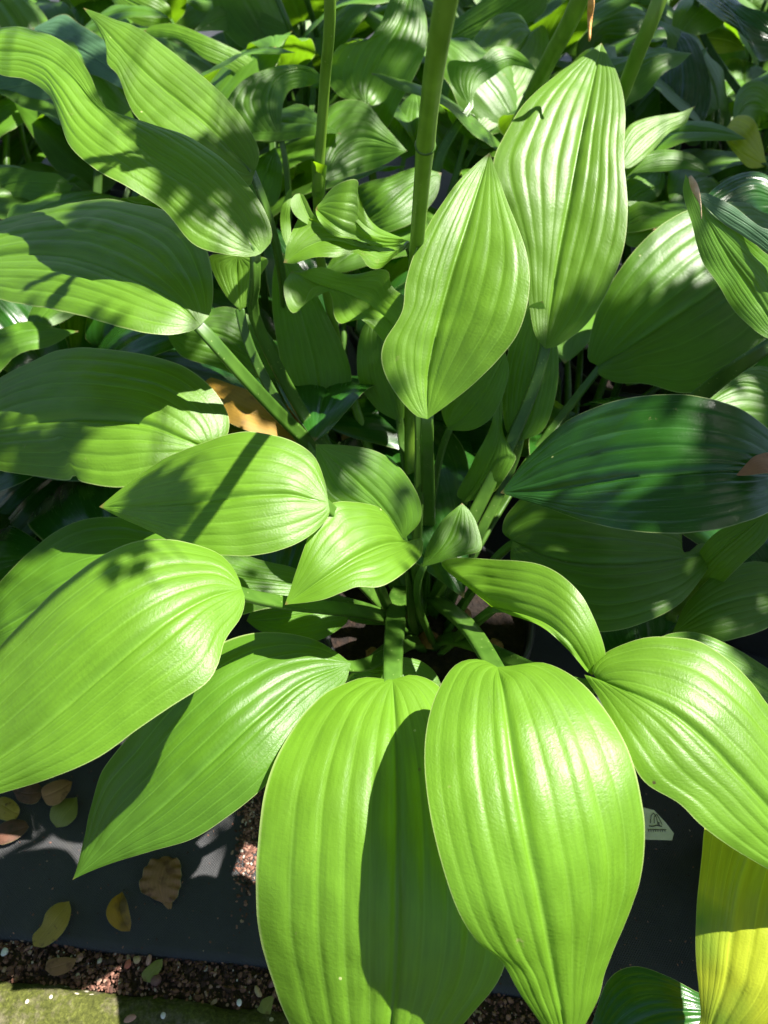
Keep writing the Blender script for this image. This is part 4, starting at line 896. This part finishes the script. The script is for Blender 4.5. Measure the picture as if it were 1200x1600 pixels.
SH = [  # spots to shade with placed leaf clusters: pixel, height, spread, distance of the branch along the light
    ((270, 262, .645), .030, 1.35), ((310, 300, .635), .032, 1.35), ((345, 330, .62), .028, 1.35), ((230, 235, .655), .018, 1.35), ((375, 245, .61), .035, 1.4), ((230, 345, .56), .035, 1.5), ((120, 345, .56), .035, 1.5), ((30, 350, .56), .03, 1.5), ((290, 370, .56), .03, 1.5),
    ((20, 600, .45), .04, 1.6), ((40, 680, .45), .045, 1.6), ((80, 590, .45), .035, 1.6), ((60, 725, .44), .03, 1.6), ((190, 560, .45), .025, 1.5), ((130, 560, .45), .025, 1.5), ((270, 790, .47), .022, 1.1), ((320, 815, .47), .022, 1.1), ((370, 775, .475), .018, 1.1), ((210, 795, .45), .02, 1.1),
    ((960, 760, .47), .06, 1.5), ((1060, 650, .48), .05, 1.5), ((1100, 790, .48), .07, 1.5), ((900, 700, .47), .035, 1.5), ((1160, 690, .49), .05, 1.5), ((1060, 510, .42), .07, 1.5), ((1150, 560, .42), .07, 1.5), ((980, 520, .4), .05, 1.5), ((1100, 450, .43), .04, 1.5), ((950, 880, .35), .07, 1.6), ((1080, 880, .33), .07, 1.6), ((860, 850, .35), .05, 1.6),
    ((1180, 980, .3), .08, 1.6), ((480, 560, .4), .05, 1.6), ((430, 520, .42), .05, 1.6), ((800, 640, .38), .06, 1.5), ((560, 620, .38), .04, 1.5), ((1120, 100, .45), .10, 1.7), ((1060, 140, .45), .09, 1.7), ((1160, 250, .4), .09, 1.7), ((1050, 310, .4), .07, 1.7), ((430, 60, .46), .10, 1.7), ((560, 230, .49), .05, 1.6), ((430, 170, .53), .05, 1.6), ((520, 100, .53), .04, 1.6),
    ((620, 1000, .32), .03, 1.5), ((700, 985, .28), .035, 1.5), ((560, 960, .3), .03, 1.5), ((575, 735, .44), .03, 1.3), ((600, 790, .42), .025, 1.3), ((410, 610, .46), .03, 1.5), ((460, 680, .40), .03, 1.5), ((1030, 1285, .16), .03, 1.5),
    ((170, 880, .48), .012, .9), ((195, 900, .48), .012, .9), ((225, 890, .48), .013, .9), ((250, 915, .48), .013, .9), ((285, 880, .48), .010, .9), ((262, 880, .48), .01, .9),  # leaf clusters stand in for flowers casting the streaky shadow
    ((100, 800, .2), .10, 1.7), ((200, 560, .15), .08, 1.7), ((60, 470, .2), .10, 1.7), ((400, 640, .2), .07, 1.7), ((760, 720, .2), .07, 1.7), ((690, 900, .2), .06, 1.7), ((480, 480, .2), .08, 1.7), ((900, 480, .2), .08, 1.7)]
IN = [((x, y, z), sp, 1.6) for (x, y, z, sp) in ((480, 560, .4, .04), (480, 630, .36, .04), (505, 520, .42, .035), (440, 600, .4, .035), (400, 560, .42, .03), (450, 500, .44, .03), (840, 600, .42, .035), (800, 560, .44, .03), (720, 625, .4, .03), (610, 600, .4, .03), (500, 690, .3, .035), (570, 680, .3, .03), (760, 700, .34, .03), (400, 445, .53, .02), (580, 1000, .33, .02), (700, 960, .3, .025))]  # extra clusters added to darken the inside of the hosta
NIN = len(SH); SH += IN; NIN2 = len(SH)
for i in range(34):
    SH.append(((rnd.uniform(0, 1200), rnd.uniform(-40, 160), rnd.uniform(.35, .5)), rnd.uniform(.07, .13), rnd.uniform(1.7, 2.3)))
import numpy as np
SA = np.array([tuple(q) for q in SURF]) - np.array(tuple(CAM))
SDp = SA @ np.array(tuple(FW)); SPX = 600 + SA[:, 0] / SDp * FPX; SPY = 800 - (SA @ np.array(tuple(UP))) / SDp * FPX
def surf(x, y, z):
    """the leaf surface first met in that direction, or the given height"""
    k = np.where((SPX - x) ** 2 + (SPY - y) ** 2 < 90)[0]
    k = k[SDp[k] > .2]
    if not len(k) or z < .22: return at(x, y, z)
    return Vector(SA[k[np.argmin(SDp[k])]]) + CAM
def grid_pts(poly, zf, step=24):
    xs = [a[0] for a in poly]; ys = [a[1] for a in poly]; out = []; y = min(ys)
    while y <= max(ys):
        x = min(xs)
        while x <= max(xs):
            c = False
            for (x1, y1), (x2, y2) in zip(poly, poly[1:] + poly[:1]):
                if (y1 > y) != (y2 > y) and x < (x2 - x1) * (y - y1) / (y2 - y1) + x1: c = not c
            if c: out.append(surf(x, y, zf(x, y)))
            x += step
        y += step
    return out
# openings carved in the crown to keep chosen parts of the bed sunlit
LIT = []
for poly, zf in (([(668, 660), (595, 560), (640, 400), (765, 238), (827, 420), (790, 560)], lambda x, y: .47 + (655 - y) * .00041),
                 ([(850, 470), (770, 250), (940, 68), (980, 170), (980, 350), (940, 440)], lambda x, y: .47 + (545 - y) * .00045),
                 ([(0, 40), (110, 75), (160, 165), (215, 225), (190, 290), (110, 230), (75, 140), (0, 118)], lambda x, y: .675),
                 ([(130, 12), (220, 45), (320, 122), (350, 160), (310, 190), (220, 170), (165, 90)], lambda x, y: .68),
                 ([(0, 385), (120, 390), (260, 440), (310, 510), (200, 510), (0, 460)], lambda x, y: .555),
                 ([(160, 610), (250, 580), (340, 620), (350, 680), (250, 740), (140, 745)], lambda x, y: .452),
                 ([(390, 690), (460, 690), (510, 770), (440, 850), (400, 820), (420, 760)], lambda x, y: .48),
                 ([(445, 945), (490, 820), (560, 790), (655, 860), (560, 915)], lambda x, y: .435),
                 ([(0, 1010), (120, 960), (300, 950), (375, 930), (375, 960), (270, 1100), (0, 1240)], lambda x, y: .46),
                 ([(430, 990), (500, 1010), (440, 1200), (300, 1310), (113, 1375), (150, 1200)], lambda x, y: .33),
                 ([(520, 1070), (690, 1080), (1000, 1200), (1000, 1400), (880, 1600), (450, 1600), (400, 1350)], lambda x, y: .42),
                 ([(690, 880), (850, 886), (940, 990), (925, 1055), (800, 960)], lambda x, y: .42),
                 ([(920, 1060), (1050, 995), (1200, 1100), (1200, 1360), (1000, 1210)], lambda x, y: .44),
                 ([(440, 300), (560, 280), (640, 380), (600, 420), (440, 412)], lambda x, y: .54),
                 ([(520, 470), (560, 505), (600, 520), (645, 560), (640, 520), (600, 500)], lambda x, y: .495),
                 ([(230, 45), (330, 60), (410, 110), (330, 92)], lambda x, y: .535), ([(190, 0), (265, 0), (260, 38), (200, 25)], lambda x, y: .53),
                 ([(600, 90), (660, 40), (660, 110), (590, 200), (570, 160)], lambda x, y: .54), ([(710, 110), (780, 70), (840, 110), (800, 180), (725, 220)], lambda x, y: .48),
                 ([(975, 250), (990, 195), (1085, 166), (1045, 210)], lambda x, y: .5), ([(1070, 280), (1200, 370), (1200, 520), (1110, 430)], lambda x, y: .57),
                 ([(985, 400), (1040, 350), (1190, 320), (1190, 360), (1100, 390)], lambda x, y: .43), ([(1100, 1290), (1200, 1380), (1200, 1600), (1090, 1600)], lambda x, y: .29),
                 ([(500, 0), (525, 0), (510, 290), (490, 290)], lambda x, y: .6 + (300 - y) * .00053), ([(640, 390), (665, 390), (720, 0), (670, 0)], lambda x, y: .64 + (380 - y) * .00045)):
    LIT += grid_pts(poly, zf)
def clear_of(b, m, pts=None):
    for q in (pts or LIT):
        w_ = b - q
        if (w_ - sdir * w_.dot(sdir)).length < m: return False
    return True
LIT += grid_pts([(205, 1345), (265, 1345), (268, 1500), (400, 1560), (400, 1610), (130, 1610), (190, 1500)], lambda x, y: 0.0)
LIT2 = grid_pts([(890, 700), (1040, 680), (1040, 702), (900, 722)], lambda x, y: .49, 12)
for i in range(16): LIT.append(at(rnd.uniform(0, 1200), rnd.uniform(-30, 330), rnd.uniform(.42, .56)))
LA = np.array([tuple(q) for q in LIT]); SD = np.array(tuple(sdir))
def clear_np(P, m):
    ok = np.ones(len(P), bool)
    for q in LA:
        w_ = P - q; perp = w_ - np.outer(w_ @ SD, SD); ok &= (perp ** 2).sum(1) > m * m
    return ok
vs, fs = [], []
# added high crown: unseen leaves block skylight, open only along chosen sun paths
rs = np.random.RandomState(5)
P = np.column_stack([rs.uniform(-2.2, 3.6, 11000), rs.uniform(-1.3, 3.8, 11000), rs.uniform(2.35, 3.6, 11000)])
P = P[clear_np(P, .085)]
LA_, LA = LA, np.array([tuple(q) for q in LIT2]); P = P[clear_np(P, .05)]; LA = LA_
for x, y, z in P:
    b = Vector((x, y, z)); a = rnd.uniform(0, 6.28); dr = Vector((math.cos(a), math.sin(a), rnd.uniform(-.6, .2))).normalized()
    sd = dr.cross(Vector((rnd.uniform(-.5, .5), rnd.uniform(-.5, .5), 1))).normalized(); ln = rnd.uniform(.08, .13); n_ = sd.cross(dr); b = b - dr * ln * .5
    i0 = len(vs); vs += [b, b + dr * ln * .3 + sd * ln * .25 + n_ * .006, b + dr * ln * .65 + sd * ln * .22 + n_ * .006, b + dr * ln, b + dr * ln * .65 - sd * ln * .22 + n_ * .006, b + dr * ln * .3 - sd * ln * .25 + n_ * .006]
    fs.append(tuple(range(i0, i0 + 6)))
mh = from_data('sky_blocking_crown', vs, fs); uv = mh.uv_layers.new(name='UVMap'); uv.data.foreach_set('uv', [0, .5, .3, .9, .65, .9, 1, .5, .65, .1, .3, .1] * len(fs))
mesh_obj('crown', mh, M['tree_leaf'], tree)
vs, fs = [], []
for ci, (t, sp, dist) in enumerate(SH):
    c = surf(*t) + sdir * dist
    lens = sp / .05
    for k in range(int(70 * lens ** 1.6) + 14):
        while True:
            d = Vector((rnd.uniform(-1, 1), rnd.uniform(-1, 1), rnd.uniform(-1, 1)))
            if d.length < 1: break
        b = c + Vector((d.x, d.y, d.z * .8)) * sp * 1.05
        if not (clear_of(b, .022 if (ci < 19 or NIN <= ci < NIN2) else .046) and clear_of(b, .038, LIT2)): continue
        a = rnd.uniform(0, 6.28); dr = Vector((math.cos(a), math.sin(a), rnd.uniform(-.5, .3))).normalized()
        sd = dr.cross(Vector((rnd.uniform(-.4, .4), rnd.uniform(-.4, .4), 1))).normalized(); ln = rnd.uniform(.022, .045); n_ = sd.cross(dr)
        i0 = len(vs); vs += [b, b + dr * ln * .45 + sd * ln * .26 + n_ * .003, b + dr * ln, b + dr * ln * .45 - sd * ln * .26 + n_ * .003]
        fs.append((i0, i0 + 1, i0 + 2, i0 + 3))
me = from_data('crown', vs, fs); uv = me.uv_layers.new(name='UVMap')
uv.data.foreach_set('uv', [0, .5, .4, .9, 1, .5, .4, .1] * len(fs))
mesh_obj('crown', me, M['tree_leaf'], tree)
limbs = []
for (yy, zz) in ((1.5, 1.85), (1.75, 2.0), (2.0, 2.1), (2.4, 2.3)):
    st = tp[16 + int((zz - 1.6) * 8)]
    pts = cr([st, Vector((1.8, (yy + st.y) / 2, zz + .35)), Vector((1.1, yy, zz + .3)), Vector((.3, yy, zz + .12))], 24); limbs.append(pts)
    mesh_obj('limb', tube('limb', pts, [.028 - .024 * i / 24 for i in range(25)], 8), M['tree_bark'], tree)
for k in range(9):                                         # boughs for the added high crown
    a = R(95 + k * 19); st = tp[22 + k % 6]; ln = 3.2 if 120 < math.degrees(a) < 230 else 2.2
    pts = cr([st, st + Vector((math.cos(a) * ln * .35, math.sin(a) * ln * .35, .35)), st + Vector((math.cos(a) * ln * .7, math.sin(a) * ln * .7, .35)), st + Vector((math.cos(a) * ln, math.sin(a) * ln, .2))], 20)
    if not clear_np(np.array([tuple(q) for q in pts]), .05).all(): continue
    mesh_obj('limb', tube('limb', pts, [.035 - .03 * i / 20 for i in range(21)], 8), M['tree_bark'], tree)
vs_all = []
tw_v, tw_f = [], []
for (t, sp, dist) in SH:
    c = surf(*t) + sdir * dist
    b = min((p for l in limbs for p in l), key=lambda p: (p - c).length + (0.3 if p.x < c.x else 0))
    best = None
    for tr_ in range(14):                                  # bend each twig clear of the openings
        o1 = Vector((rnd.uniform(-.35, .35), rnd.uniform(-.35, .35), rnd.uniform(.0, .5))) * (0 if tr_ == 0 else 1)
        o2 = Vector((rnd.uniform(-.12, .12), rnd.uniform(-.12, .12), rnd.uniform(.0, .3)))
        pts = bez(b, b.lerp(c, .3) + o1, b.lerp(c, .8) + o2, c, 14)
        bad = int((~clear_np(np.array([tuple(q_) for q_ in pts[:-1]]), .016)).sum())
        if best is None or bad < best[0]: best = (bad, pts)
        if bad == 0: break
    m_ = tube('twig', best[1], [.0028 - .002 * i / 14 for i in range(15)], 6)
    mesh_obj('branch', m_, M['tree_bark'], tree)
